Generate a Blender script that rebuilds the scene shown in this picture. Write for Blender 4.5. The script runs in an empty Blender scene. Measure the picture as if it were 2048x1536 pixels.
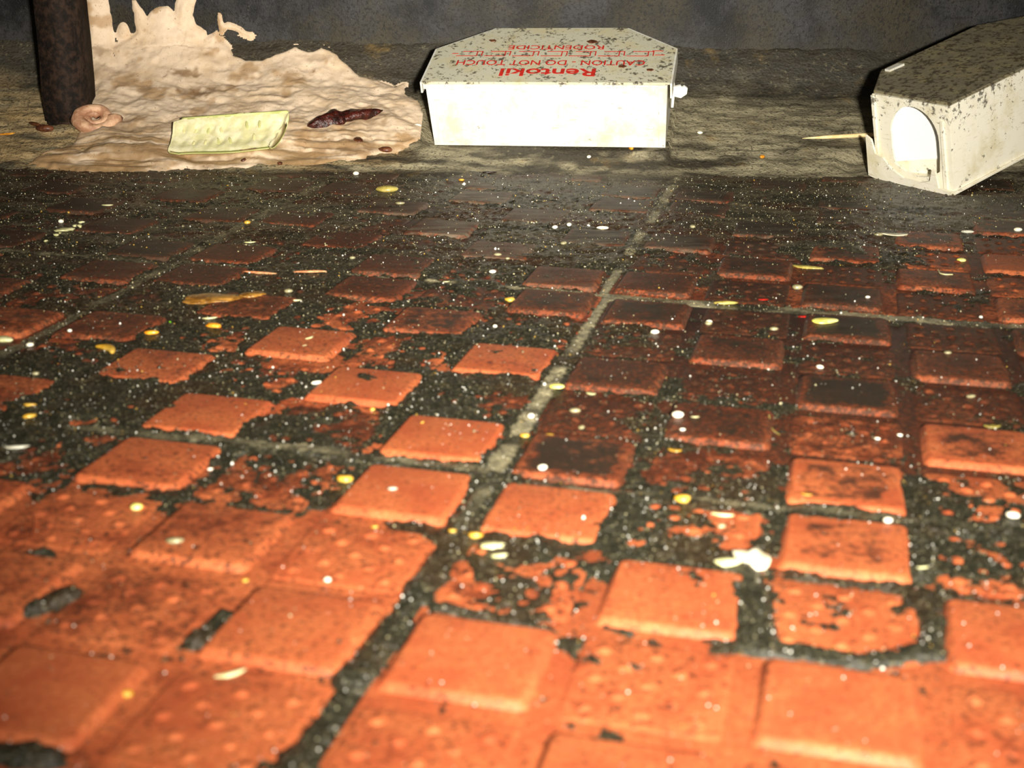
import bpy, bmesh, math, random
import numpy as np
from mathutils import Vector, Matrix

# ------------------------------------------------------------------ camera, world, flash
S = bpy.context.scene
COL = S.collection
FPX, PITCH, ROLL, CAMZ = 2746.81, math.radians(-19.409), math.radians(-0.5857), 0.11878

def rot_np(yaw, pitch, roll):
    c, s = math.cos, math.sin
    Rz = np.array([[c(yaw), -s(yaw), 0], [s(yaw), c(yaw), 0], [0, 0, 1]])
    Rx = np.array([[1, 0, 0], [0, c(pitch), -s(pitch)], [0, s(pitch), c(pitch)]])
    Ry = np.array([[c(roll), 0, s(roll)], [0, 1, 0], [-s(roll), 0, c(roll)]])
    return Rz @ Rx @ Ry

RC = rot_np(0, PITCH, ROLL)
CAM = np.array([0, 0, CAMZ])
cd = bpy.data.cameras.new('camera'); cam = bpy.data.objects.new('camera', cd); COL.objects.link(cam)
cd.sensor_fit = 'HORIZONTAL'; cd.sensor_width = 36.0; cd.lens = FPX / 2048 * 36
cd.clip_start = 0.01; cd.clip_end = 20
m = Matrix.Identity(4)
for k in range(3):
    m[k][0] = RC[k, 0]; m[k][1] = RC[k, 2]; m[k][2] = -RC[k, 1]; m[k][3] = CAM[k]
cam.matrix_world = m
cd.dof.use_dof = True; cd.dof.focus_distance = 0.60; cd.dof.aperture_fstop = 26
S.camera = cam

w = bpy.data.worlds.new('world'); S.world = w; w.use_nodes = True
bg = w.node_tree.nodes['Background']
bg.inputs[0].default_value = (1.0, 0.9, 0.75, 1); bg.inputs[1].default_value = 0.03

fl = bpy.data.lights.new('camera_flash', 'AREA'); fl.shape = 'RECTANGLE'; fl.size = 0.022; fl.size_y = 0.012
fl.energy = 1.42; fl.color = (1.0, 0.955, 0.85); fl.spread = math.radians(66)
flash = bpy.data.objects.new('camera_flash', fl); COL.objects.link(flash)
flash.location = (0.05, -0.045, CAMZ + 0.012)
flash.rotation_euler = (Vector((0.0, 0.66, 0.03)) - Vector(flash.location)).to_track_quat('-Z', 'Y').to_euler()

S.view_settings.view_transform = 'Standard'; S.view_settings.look = 'None'
S.view_settings.exposure = 0.0; S.view_settings.gamma = 1.0; S.view_settings.use_curve_mapping = False

# ------------------------------------------------------------------ numeric helpers
CELL = 0.03
YAW = 0.2332
GC = np.array([2.3244, -9.0424])            # camera foot in tile-grid cells
cy, sy = math.cos(-YAW), math.sin(-YAW)

def grid2world(i, j):
    u, v = (np.asarray(i) - GC[0]) * CELL, (np.asarray(j) - GC[1]) * CELL
    return cy * u - sy * v, sy * u + cy * v

def world2grid(x, y):
    x, y = np.asarray(x), np.asarray(y)
    return (cy * x + sy * y) / CELL + GC[0], (-sy * x + cy * y) / CELL + GC[1]

def ray(px, py):
    return RC @ np.array([(px - 1024) / FPX, 1.0, -(py - 768) / FPX])

def on_floor(px, py, z=0.0):
    d = ray(px, py); return CAM + d * (z - CAMZ) / d[2]

def to_px(P):
    q = (np.asarray(P) - CAM) @ RC
    return np.stack([1024 + FPX * q[..., 0] / q[..., 1], 768 - FPX * q[..., 2] / q[..., 1]], -1)

Y0, YW = 0.625, 0.725
SL = math.tan(math.radians(20))

def on_ramp(px, py):
    d = ray(px, py)
    t = (CAMZ + SL * Y0) / (SL * d[1] - d[2]); P = CAM + t * d
    if P[1] > YW: P = CAM + d * YW / d[1]
    if P[2] < 0: P = on_floor(px, py)
    return P

def h2(ix, iy, seed):
    n = (ix.astype(np.int64) * 374761393 + iy.astype(np.int64) * 668265263 + seed * 974634541) & 0xFFFFFFFF
    n = ((n ^ (n >> 13)) * 1274126177) & 0xFFFFFFFF
    n = ((n ^ (n >> 15)) * 2246822519) & 0xFFFFFFFF
    return ((n ^ (n >> 16)) & 0xFFFFFF) / float(0xFFFFFF)

def vnoise(x, y, seed=0):
    x, y = np.asarray(x, float), np.asarray(y, float)
    xi, yi = np.floor(x), np.floor(y); fx, fy = x - xi, y - yi
    fx = fx * fx * (3 - 2 * fx); fy = fy * fy * (3 - 2 * fy)
    a, b = h2(xi, yi, seed), h2(xi + 1, yi, seed)
    c, d = h2(xi, yi + 1, seed), h2(xi + 1, yi + 1, seed)
    return (a * (1 - fx) + b * fx) * (1 - fy) + (c * (1 - fx) + d * fx) * fy

def fbm(x, y, seed=0, octv=4, gain=0.55):
    s, a, n = 0, 1, 0
    for k in range(octv):
        s = s + a * vnoise(x * 2 ** k + 17.3 * k, y * 2 ** k - 9.1 * k, seed + k); n += a; a *= gain
    return s / n

def sstep(a, b, x):
    t = np.clip((np.asarray(x, float) - a) / (b - a), 0, 1); return t * t * (3 - 2 * t)

# ------------------------------------------------------------------ object helpers
def tag(o, label=None, cat=None, group=None, kind=None):
    if label: o['label'] = label
    if cat: o['category'] = cat
    if group: o['group'] = group
    if kind: o['kind'] = kind
    return o

def link(name, me, mat=None, parent=None, mw=None, smooth=True):
    o = bpy.data.objects.new(name, me); COL.objects.link(o)
    if mat is not None and not me.materials: me.materials.append(mat)
    if smooth:
        me.polygons.foreach_set('use_smooth', [True] * len(me.polygons))
    if parent is not None: o.parent = parent
    if mw is not None: o.matrix_local = mw
    return o

def mesh_from(name, v, f):
    me = bpy.data.meshes.new(name); me.from_pydata([tuple(map(float, a)) for a in v], [], [tuple(map(int, a)) for a in f]); me.update(); return me

def empty(name, mw):
    o = bpy.data.objects.new(name, None); COL.objects.link(o); o.empty_display_size = 0.01; o.matrix_world = mw; return o

def grid_mesh(name, X, Y, Z, keep=None, color=None):
    ny, nx = X.shape
    V = np.stack([X, Y, Z], -1).reshape(-1, 3)
    idx = np.arange(nx * ny).reshape(ny, nx)
    F = np.stack([idx[:-1, :-1], idx[:-1, 1:], idx[1:, 1:], idx[1:, :-1]], -1).reshape(-1, 4)
    if keep is not None:
        kf = (keep[:-1, :-1] | keep[:-1, 1:] | keep[1:, 1:] | keep[1:, :-1]).reshape(-1)
        F = F[kf]
    used = np.unique(F); remap = -np.ones(len(V), int); remap[used] = np.arange(len(used))
    V = V[used]; F = remap[F]
    me = bpy.data.meshes.new(name)
    me.vertices.add(len(V)); me.vertices.foreach_set('co', V.astype(np.float32).ravel())
    me.loops.add(F.size); me.loops.foreach_set('vertex_index', F.astype(np.int32).ravel())
    me.polygons.add(len(F)); me.polygons.foreach_set('loop_start', (np.arange(len(F)) * 4).astype(np.int32))
    me.update(calc_edges=True); me.validate()
    if color is not None:
        c = color.reshape(-1, 3)[used]
        at = me.color_attributes.new('tint', 'FLOAT_COLOR', 'POINT')
        at.data.foreach_set('color', np.concatenate([c, np.ones((len(c), 1))], 1).astype(np.float32).ravel())
    return me

def bm_mesh(name, bm):
    me = bpy.data.meshes.new(name); bm.normal_update(); bm.to_mesh(me); bm.free(); return me

def prism(name, pts, z0, z1, mat, parent, bevel=0.0, mw=None):
    """extrude a closed outline (x,y) from z0 to z1"""
    bm = bmesh.new()
    a = [bm.verts.new((x, y, z0)) for x, y in pts]; b = [bm.verts.new((x, y, z1)) for x, y in pts]
    bm.faces.new(a[::-1]); bm.faces.new(b); n = len(pts)
    for k in range(n): bm.faces.new((a[k], a[(k + 1) % n], b[(k + 1) % n], b[k]))
    bmesh.ops.recalc_face_normals(bm, faces=bm.faces[:])
    if bevel: bmesh.ops.bevel(bm, geom=bm.edges[:], offset=bevel, segments=2, affect='EDGES', clamp_overlap=True)
    return link(name, bm_mesh(name, bm), mat, parent, mw, smooth=False)

# ------------------------------------------------------------------ materials
def srgb(r, g, b):
    f = lambda c: (c / 255 / 12.92) if c / 255 <= 0.04045 else ((c / 255 + 0.055) / 1.055) ** 2.4
    return (f(r), f(g), f(b), 1)

class NT:
    def __init__(s, name):
        s.m = bpy.data.materials.new(name); s.m.use_nodes = True; s.t = s.m.node_tree
        s.b = s.t.nodes['Principled BSDF']
    def n(s, typ, **kw):
        o = s.t.nodes.new(typ)
        for k, v in kw.items(): setattr(o, k, v)
        return o
    def l(s, a, b): s.t.links.new(a, b)
    def pos(s, scale=(1, 1, 1), obj=False):
        mp = s.n('ShaderNodeMapping'); mp.inputs['Scale'].default_value = scale
        if obj: s.l(s.n('ShaderNodeTexCoord').outputs['Object'], mp.inputs[0])
        else: s.l(s.n('ShaderNodeNewGeometry').outputs['Position'], mp.inputs[0])
        return mp.outputs[0]
    def noise(s, vec, scale, detail=4, rough=0.6):
        o = s.n('ShaderNodeTexNoise'); o.inputs['Scale'].default_value = scale
        o.inputs['Detail'].default_value = detail; o.inputs['Roughness'].default_value = rough
        s.l(vec, o.inputs['Vector']); return o.outputs[0]
    def ramp(s, fac, stops):
        o = s.n('ShaderNodeValToRGB'); e = o.color_ramp.elements
        while len(e) < len(stops): e.new(0.5)
        for k, (p, c) in enumerate(stops):
            e[k].position = p; e[k].color = c if len(c) == 4 else (*c, 1)
        s.l(fac, o.inputs[0]); return o.outputs[0]
    def step(s, fac, a, b):
        o = s.n('ShaderNodeMapRange'); o.interpolation_type = 'SMOOTHSTEP'
        o.inputs['From Min'].default_value = a; o.inputs['From Max'].default_value = b
        s.l(fac, o.inputs['Value']); return o.outputs[0]
    def mix(s, fac, a, b, mode='MIX'):
        o = s.n('ShaderNodeMix', data_type='RGBA', blend_type=mode)
        if isinstance(fac, (int, float)): o.inputs[0].default_value = fac
        else: s.l(fac, o.inputs[0])
        for v, i in ((a, 6), (b, 7)):
            if isinstance(v, tuple): o.inputs[i].default_value = v
            else: s.l(v, o.inputs[i])
        return o.outputs[2]
    def math(s, op, a, b=None, clamp=False):
        o = s.n('ShaderNodeMath', operation=op); o.use_clamp = clamp
        for v, i in ((a, 0), (b, 1)):
            if v is None: continue
            if isinstance(v, (int, float)): o.inputs[i].default_value = v
            else: s.l(v, o.inputs[i])
        return o.outputs[0]
    def bump(s, h, strength, dist):
        o = s.n('ShaderNodeBump'); o.inputs['Strength'].default_value = strength; o.inputs['Distance'].default_value = dist
        s.l(h, o.inputs['Height']); s.l(o.outputs[0], s.b.inputs['Normal'])
    def out(s, col, rough=0.5, spec=0.5, coat=0.0):
        if isinstance(col, tuple): s.b.inputs['Base Color'].default_value = col
        else: s.l(col, s.b.inputs['Base Color'])
        if isinstance(rough, (int, float)): s.b.inputs['Roughness'].default_value = rough
        else: s.l(rough, s.b.inputs['Roughness'])
        s.b.inputs['Specular IOR Level'].default_value = spec
        s.b.inputs['Coat Weight'].default_value = coat; s.b.inputs['Coat Roughness'].default_value = 0.15
        return s.m

BLACK = (0.012, 0.010, 0.006, 1)
def terracotta(name, top):
    """red clay; object colour: R = thin brown film, G = caked dirt in the middle of a stud, B = dusty grey with sheen painted in"""
    t = NT(name)
    P = t.pos()
    sep = t.n('ShaderNodeSeparateColor'); oi = t.n('ShaderNodeObjectInfo'); t.l(oi.outputs['Color'], sep.inputs[0])
    n1 = t.noise(P, 900, 3); n2 = t.noise(P, 70, 6, 0.72); n3 = t.noise(P, 260, 5, 0.75)
    clay = t.mix(t.step(t.math('ADD', t.math('MULTIPLY', n1, 0.5), t.math('MULTIPLY', t.noise(P, 2200, 3), 0.5)), 0.38, 0.62), srgb(162, 82, 43), srgb(198, 109, 64))
    clay = t.mix(t.step(n2, 0.35, 0.7), clay, srgb(168, 79, 46))
    pit = t.step(t.noise(P, 1700, 2), 0.66, 0.74)
    clay = t.mix(t.math('MULTIPLY', pit, 0.55), clay, srgb(120, 52, 30))
    # film
    thr = t.math('SUBTRACT', 1.0, sep.outputs[0])
    nn = t.math('ADD', t.math('MULTIPLY', n2, 0.55), t.math('MULTIPLY', n3, 0.45))
    d = t.math('SUBTRACT', nn, t.math('MULTIPLY', thr, 0.74))
    fac = t.step(d, -0.06, 0.16)
    # cleaner towards the rubbed rim of the stud
    if top:
        tc = t.n('ShaderNodeTexCoord'); sx = t.n('ShaderNodeSeparateXYZ'); t.l(tc.outputs['Object'], sx.inputs[0])
        mx = t.math('MAXIMUM', t.math('ABSOLUTE', sx.outputs[0]), t.math('ABSOLUTE', sx.outputs[1]))
        mx = t.math('ADD', mx, t.math('MULTIPLY', t.math('SUBTRACT', n2, 0.5), 0.016))
        inner = t.math('SUBTRACT', 1.0, t.step(mx, 0.0078, 0.0118))
        fac = t.math('MULTIPLY', fac, t.math('ADD', t.math('MULTIPLY', inner, 0.26), 0.74))
    col = t.mix(t.math('MULTIPLY', fac, 0.86), clay, srgb(74, 33, 17))
    spk = t.step(n3, 0.55, 0.7)
    n5 = t.noise(t.pos((1, 1.3, 1)), 650, 4, 0.75); n6 = t.noise(P, 28, 3)
    lvl = t.math('ADD', t.math('MULTIPLY', sep.outputs[0], 0.24), t.math('MULTIPLY', n6, 0.10))
    flk = t.step(t.math('ADD', n5, lvl), 0.655, 0.71)
    col = t.mix(t.math('MULTIPLY', flk, 0.8), col, srgb(38, 30, 20))
    lit = t.step(t.math('ADD', t.noise(P, 1150, 2), t.math('MULTIPLY', sep.outputs[0], 0.07)), 0.735, 0.775)
    col = t.mix(t.math('MULTIPLY', lit, t.step(sep.outputs[0], 0.1, 0.5)), col, srgb(150, 132, 98))
    col = t.mix(t.math('MULTIPLY', t.math('MULTIPLY', spk, fac), 0.7), col, srgb(34, 26, 18))
    if top:
        k = t.math('SUBTRACT', nn, t.math('MULTIPLY', t.math('SUBTRACT', 1.0, sep.outputs[1]), 0.84))
        cake = t.math('MULTIPLY', t.step(t.math('ADD', k, t.math('MULTIPLY', t.math('SUBTRACT', inner, 0.75), 0.22)), 0.02, 0.14), 0.85)
        col = t.mix(cake, col, srgb(40, 34, 24))
    dust_sheen = t.math('MULTIPLY', t.step(t.noise(t.pos((60, 220, 60)), 1.0, 5, 0.7), 0.35, 0.65), sep.outputs[2])  # dusty grey, also paints the hazy sheen on far stud tops
    col = t.mix(dust_sheen, col, srgb(118, 106, 88))
    t.bump(t.math('ADD', n1, t.math('MULTIPLY', n3, 0.8)), 0.35, 0.0004)
    return t.out(col, t.ramp(n2, [(0.3, (0.62,) * 3), (0.7, (0.45,) * 3)]), 0.4)

M = {}
M['stud'] = terracotta('terracotta_stud', True)
M['clay'] = terracotta('terracotta_field', False)

t = NT('mortar'); P = t.pos(); n1 = t.noise(P, 900, 3); n2 = t.noise(P, 90, 4)
c = t.mix(t.step(n1, 0.35, 0.7), srgb(58, 54, 42), srgb(150, 138, 108)); c = t.mix(t.step(n2, 0.4, 0.7), c, srgb(48, 43, 32))
t.bump(n1, 0.8, 0.0008); M['mortar'] = t.out(c, 0.7, 0.3)

t = NT('grime'); P = t.pos(); n1 = t.noise(P, 1100, 3); n2 = t.noise(P, 240, 4)
at = t.n('ShaderNodeAttribute'); at.attribute_name = 'tint'
c = t.mix(t.math('MULTIPLY', t.step(n2, 0.35, 0.7), 0.55), at.outputs['Color'], (0.010, 0.010, 0.006, 1))
c = t.mix(t.math('MULTIPLY', t.step(n1, 0.56, 0.70), 0.6), c, srgb(128, 118, 88))
n3 = t.noise(P, 480, 3); c = t.mix(t.math('MULTIPLY', t.step(n3, 0.62, 0.72), 0.45), c, srgb(104, 84, 44))
t.bump(t.math('ADD', n1, n2), 0.9, 0.0009); M['grime'] = t.out(c, 0.34, 0.5)

t = NT('grit'); at = t.n('ShaderNodeAttribute'); at.attribute_name = 'tint'
M['grit'] = t.out(at.outputs['Color'], 0.22, 0.7)

t = NT('cove_cement'); P = t.pos(); at = t.n('ShaderNodeAttribute'); at.attribute_name = 'tint'
n1 = t.noise(P, 700, 3); n2 = t.noise(t.pos((60, 260, 160)), 1.0, 6, 0.7); n3 = t.noise(P, 60, 4)
c = t.mix(t.math('MULTIPLY', t.step(n2, 0.46, 0.66), 0.65), at.outputs['Color'], srgb(58, 50, 36))
c = t.mix(t.math('MULTIPLY', t.step(n1, 0.54, 0.68), 0.75), c, srgb(36, 30, 22))
n4 = t.noise(P, 420, 4, 0.75); c = t.mix(t.math('MULTIPLY', t.step(n4, 0.58, 0.68), 0.3), c, srgb(170, 158, 124))
c = t.mix(t.math('MULTIPLY', t.step(n3, 0.58, 0.75), 0.35), c, srgb(150, 118, 58))
t.bump(t.math('ADD', n2, n1), 0.8, 0.0012); M['cove'] = t.out(c, 0.6, 0.4)

t = NT('black_painted_wall'); P = t.pos()
n1 = t.noise(P, 45, 6, 0.7); n2 = t.noise(P, 600, 3); n3 = t.noise(P, 18, 5, 0.65); n4 = t.noise(P, 1500, 2)
c = t.mix(t.step(n1, 0.38, 0.64), srgb(12, 12, 12), srgb(52, 51, 52))
c = t.mix(t.math('MULTIPLY', t.step(n3, 0.42, 0.62), 0.75), c, srgb(56, 49, 31))
c = t.mix(t.math('MULTIPLY', t.step(n2, 0.50, 0.62), 0.7), c, srgb(12, 11, 10))
sx = t.n('ShaderNodeSeparateXYZ'); t.l(P, sx.inputs[0])
low = t.math('ADD', sx.outputs[2], t.math('MULTIPLY', t.math('SUBTRACT', n1, 0.5), 0.03))
c = t.mix(t.math('MULTIPLY', t.math('SUBTRACT', 1.0, t.step(low, 0.034, 0.062)), 0.25), c, srgb(78, 71, 52))
c = t.mix(t.math('MULTIPLY', t.step(n4, 0.70, 0.76), 0.6), c, srgb(140, 130, 104))
t.bump(t.math('ADD', t.math('MULTIPLY', n1, 0.5), t.math('MULTIPLY', n4, 0.9)), 0.5, 0.0005); M['wall'] = t.out(c, 0.55, 0.22)

t = NT('cream_plaster'); P = t.pos(); at = t.n('ShaderNodeAttribute'); at.attribute_name = 'tint'
n1 = t.noise(P, 900, 3); n2 = t.noise(P, 55, 5, 0.7); n3 = t.noise(P, 240, 4, 0.7)
c = t.mix(t.step(n2, 0.4, 0.68), srgb(228, 204, 176), srgb(212, 184, 150))
c = t.mix(0.9, c, at.outputs['Color'], 'MULTIPLY')
c = t.mix(t.math('MULTIPLY', t.step(n3, 0.62, 0.72), 0.55), c, srgb(120, 84, 44))
c = t.mix(t.math('MULTIPLY', t.step(n1, 0.64, 0.73), 0.7), c, srgb(70, 56, 40))
t.bump(t.math('ADD', n1, n3), 0.3, 0.0005); M['plaster'] = t.out(c, 0.62, 0.35)

def card(name, base, dirt_lo, dirt_amt, streak, top=None):
    t = NT(name); P = t.pos((1, 1, 1), True)
    n1 = t.noise(P, 420, 5, 0.75); n2 = t.noise(P, 60, 5, 0.7); n3 = t.noise(t.pos((120, 120, 900), True), 1.0, 4)
    n4 = t.noise(P, 170, 4, 0.7)
    c = t.mix(t.math('MULTIPLY', t.step(n2, 0.45, 0.72), streak), base, srgb(196, 178, 120))
    c = t.mix(t.math('MULTIPLY', t.step(n3, 0.58, 0.75), streak), c, srgb(168, 148, 92))
    k = t.math('ADD', t.math('MULTIPLY', n1, 0.6), t.math('MULTIPLY', n4, 0.4))
    if top:
        sz = t.n('ShaderNodeSeparateXYZ'); t.l(P, sz.inputs[0]); k = t.math('ADD', k, t.math('MULTIPLY', t.step(sz.outputs[2], top[0], top[1]), 0.07))
    c = t.mix(t.math('MULTIPLY', t.step(k, dirt_lo, dirt_lo + 0.05), dirt_amt), c, srgb(44, 32, 18))
    t.bump(k, 0.25, 0.0003); M[name] = t.out(c, 0.5, 0.35)
card('card_front', srgb(214, 212, 202), 0.590, 0.6, 0.55)
card('card_lid', srgb(194, 190, 168), 0.530, 0.85, 0.5)
card('card_dirty', srgb(238, 232, 212), 0.575, 0.8, 0.5, (.022, .041))
card('card_grimy_top', srgb(126, 118, 96), 0.5, 0.7, 0.35)
card('card_clean', srgb(245, 243, 238), 0.72, 0.4, 0.05)
t = NT('red_print'); n1 = t.noise(t.pos((1, 1, 1), True), 500, 4, 0.75)
M['red'] = t.out(t.mix(t.step(n1, 0.56, 0.64), srgb(196, 44, 34), srgb(92, 50, 34)), 0.5, 0.3)

def plain(name, a, b, sc=400, rough=0.4, spec=0.5, lo=0.4, hi=0.65, bump=0.3, coat=0.0, dist=0.0004):
    t = NT(name); n = t.noise(t.pos((1, 1, 1), True), sc, 4, 0.65)
    t.bump(n, bump, dist); M[name] = t.out(t.mix(t.step(n, lo, hi), a, b), rough, spec, coat)
plain('post_paint', srgb(26, 19, 15), srgb(56, 40, 30), 260, 0.75, 0.2, bump=0.8, dist=0.0012)
plain('cucumber_flesh', srgb(210, 203, 152), srgb(228, 220, 182), 160, 0.3, 0.5, bump=0.5, dist=0.001)
plain('cucumber_core', srgb(192, 190, 124), srgb(208, 202, 144), 300, 0.3, 0.5, bump=0.5)
plain('cucumber_rind', srgb(180, 184, 108), srgb(202, 202, 134), 120, 0.35, 0.5)
plain('cucumber_seed', srgb(216, 206, 146), srgb(228, 220, 170), 300, 0.3, 0.5)
plain('pod_skin', srgb(34, 12, 8), srgb(78, 28, 18), 260, 0.35, 0.5, bump=0.9, dist=0.0015)
plain('pink_plaster', srgb(170, 122, 92), srgb(214, 172, 136), 180, 0.55, 0.4, bump=0.8, dist=0.001)
plain('wood', srgb(232, 202, 140), srgb(244, 222, 172), 300, 0.5, 0.3)
plain('rice', srgb(232, 222, 190), srgb(250, 246, 230), 500, 0.25, 0.6)
plain('pale_crumb', srgb(190, 186, 130), srgb(218, 212, 164), 500, 0.3, 0.5)
plain('yellow', srgb(190, 142, 40), srgb(212, 172, 76), 400, 0.25, 0.6)
plain('orange', srgb(210, 128, 22), srgb(240, 176, 60), 400, 0.25, 0.6)
plain('pale_yellow', srgb(226, 214, 92), srgb(240, 232, 150), 400, 0.25, 0.6)
plain('grey_seed', srgb(126, 118, 84), srgb(160, 152, 116), 500, 0.2, 0.6)
plain('white_flake', srgb(196, 184, 150), srgb(226, 216, 188), 500, 0.4, 0.5, bump=0.6, dist=0.0008)
plain('brown_food', srgb(112, 74, 26), srgb(166, 120, 54), 260, 0.2, 0.6, bump=0.8, dist=0.001)
plain('husk', srgb(150, 132, 62), srgb(186, 170, 92), 300, 0.3, 0.5)
plain('splinter', srgb(176, 110, 70), srgb(214, 156, 110), 300, 0.5, 0.3)
plain('black_bit', srgb(16, 12, 10), srgb(46, 22, 16), 400, 0.3, 0.5)
plain('red_bit', srgb(150, 20, 14), srgb(190, 40, 26), 400, 0.25, 0.5)
plain('green_bit', srgb(70, 160, 30), srgb(150, 210, 60), 400, 0.3, 0.5)
plain('clear', srgb(168, 162, 140), srgb(206, 202, 184), 400, 0.12, 0.7)
plain('brown_bit', srgb(70, 36, 22), srgb(112, 66, 40), 400, 0.4, 0.4)

# ------------------------------------------------------------------ dirt maps (what lies where on the floor), the grey one with painted sheen
def idw(ctrl):
    A = np.array([(*on_floor(x, y)[:2], c) for x, y, c in ctrl])
    def f(x, y):
        x, y = np.asarray(x, float), np.asarray(y, float)
        n = np.zeros_like(x); d = np.zeros_like(x)
        for ax, ay, c in A:
            wgt = 1 / (((x - ax) ** 2 + ((y - ay) * 0.8) ** 2) + 2e-4) ** 2
            n += wgt * c; d += wgt
        return n / d
    return f

COVER = idw([(200, 1400, .05), (500, 1450, .03), (300, 1180, .10), (100, 1000, .12), (560, 1050, .22), (730, 1110, .05), (420, 960, .3),
    (200, 850, .75), (600, 850, .55), (700, 700, .62), (300, 760, .95), (100, 790, .9), (100, 650, .6), (450, 620, .7), (300, 500, .6),
    (900, 800, .82), (900, 600, .5), (1050, 680, .8), (1000, 1130, .8), (1300, 1080, .8), (1450, 1130, .85), (1200, 1310, .03), (1600, 1210, .35),
    (1250, 1450, .02), (1850, 1130, .35), (1900, 1400, .04), (1650, 1320, .3), (1400, 950, .5), (1700, 900, .22), (1900, 990, .5), (1200, 850, .28),
    (1500, 700, .25), (1800, 650, .15), (1300, 600, .22), (1700, 480, .9), (1300, 450, .75), (1900, 570, .22), (1980, 500, .08), (1500, 520, .3),
    (1100, 500, .75), (900, 420, .45), (600, 400, .6), (200, 400, .6), (1500, 380, .65), (1800, 420, .85), (2000, 430, .75), (1000, 340, .85),
    (300, 340, .8), (1700, 330, .85), (1000, 1500, .03), (300, 1520, .03), (1950, 1250, .25), (1730, 760, .2), (50, 560, .6)])
FILM = idw([(200, 1400, .06), (500, 1450, .04), (300, 1150, .3), (100, 1000, .25), (560, 960, .42), (450, 1050, .3), (830, 985, .1), (200, 850, .45), (600, 850, .42),
    (1000, 1400, .12), (1300, 1350, .12), (1700, 1400, .12), (1100, 1030, .15), (1350, 1200, .12), (1680, 1090, .08), (1900, 1300, .12),
    (1400, 800, .76), (1130, 880, .48), (1150, 760, .78), (1800, 800, .68), (1680, 970, .12), (1940, 890, .15), (1690, 790, .6), (1905, 730, .6), (1460, 690, .66), (1700, 620, .74), (1350, 570, .76), (1900, 560, .4), (1990, 510, .3),
    (700, 760, .2), (430, 830, .2), (330, 735, .3), (620, 680, .3), (880, 630, .48), (1030, 720, .25), (900, 880, .12), (300, 600, .7), (100, 620, .45),
    (700, 480, .6), (300, 450, .9), (1000, 400, .85), (600, 370, .88), (1300, 420, .85), (1700, 400, .8), (100, 380, .92)])
DUST_SHEEN = idw([(1000, 1300, 0), (500, 900, 0), (1500, 900, 0), (600, 600, .05), (1400, 600, .05), (990, 380, .9), (905, 450, .8), (1080, 425, .7), (1250, 402, .6),  # high values paint specular haze on single far studs, the rest is dusty film
    (690, 475, .05), (1160, 350, .8), (400, 420, .2), (100, 400, .15), (1500, 400, .3), (1700, 400, .45), (1900, 420, .5), (1980, 510, .15), (1860, 555, .15), (700, 380, .3)])
CAPS = [  # grime runs: px from, px to, radius in px at that place, strength
    (985, 975, 840, 1180, 34, 1.0), (840, 1180, 800, 1215, 18, .9), (790, 1240, 700, 1350, 30, 1.1), (690, 1370, 570, 1536, 22, .7),
    (900, 1060, 1130, 1120, 50, .7), (870, 1200, 1090, 1250, 16, 1.0), (1130, 1200, 1180, 1180, 40, .6), (1180, 1060, 1530, 1090, 50, .8),
    (1480, 1130, 1520, 1280, 40, 1.1), (1500, 1280, 1720, 1310, 30, 1.1), (1720, 1310, 1880, 1290, 28, 1.0), (1870, 1230, 1870, 1290, 25, .9),
    (1560, 1140, 1800, 1165, 14, .8), (1830, 1060, 1840, 1140, 25, .8), (1900, 1185, 2048, 1210, 14, .8), (1000, 965, 1600, 1025, 14, .8), (1600, 1025, 2048, 1075, 16, .8),
    (480, 880, 980, 945, 26, .9), (320, 850, 480, 890, 26, .9), (400, 1270, 450, 1225, 26, 1.0), (60, 1210, 140, 1180, 20, 1.0), (0, 1495, 90, 1505, 30, 1.2),
    (170, 1310, 240, 1318, 8, .9), (40, 1095, 90, 1100, 22, .8), (0, 800, 250, 840, 60, .5), (100, 740, 230, 700, 60, .5), (560, 960, 700, 985, 10, .4),
    (1190, 1040, 1190, 1070, 12, .4), (1250, 1320, 1330, 1335, 10, .5), (640, 1250, 700, 1255, 5, .6), (420, 990, 570, 1015, 10, .5), (1210, 1240, 1260, 1255, 9, .8)]
CAPW = []
for x0, y0, x1, y1, r, s in CAPS:
    a, b = on_floor(x0, y0), on_floor(x1, y1); mx, my = (x0 + x1) / 2, (y0 + y1) / 2
    sc = np.linalg.norm(on_floor(mx + r, my)[:2] - on_floor(mx, my)[:2]); CAPW.append((a, b, sc, s))

JIT = {(-1, -1): (.0, .0536, -.0176), (-1, 0): (.02, .0657, -.0048), (0, -1): (.05, -.0697, -.0087), (0, 0): (.04, -.0713, .0073), (0, 1): (-.03, .0518, -.0059), (-1, 1): (-.04, .03, 0)}
G0 = 0.03
rng = random.Random(5)
TILES = {}
for ti in range(-4, 3):
    for tj in range(-2, 4):
        jx, jy, th = JIT.get((ti, tj), (rng.uniform(-.05, .05), rng.uniform(-.05, .05), rng.uniform(-.006, .006)))
        ci, cj = ti * 5 + 2.5 + G0 * (ti + .5) + jx, tj * 5 + 2.5 + G0 * (tj + .5) + jy
        wx, wy = grid2world(ci, cj)
        if abs(wx) < 0.30 + 0.13 and -0.06 < wy < 0.735 and abs(wx) < 0.14 + 0.40 * max(wy, 0) + 0.06:
            TILES[(ti, tj)] = (float(wx), float(wy), -YAW + th, (ti + tj) % 1 * 0.0)
Z_MORTAR, Z_BASE, Z_PAD, Z_STUD = -0.0019, -0.0014, -0.00105, 0.0

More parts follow.
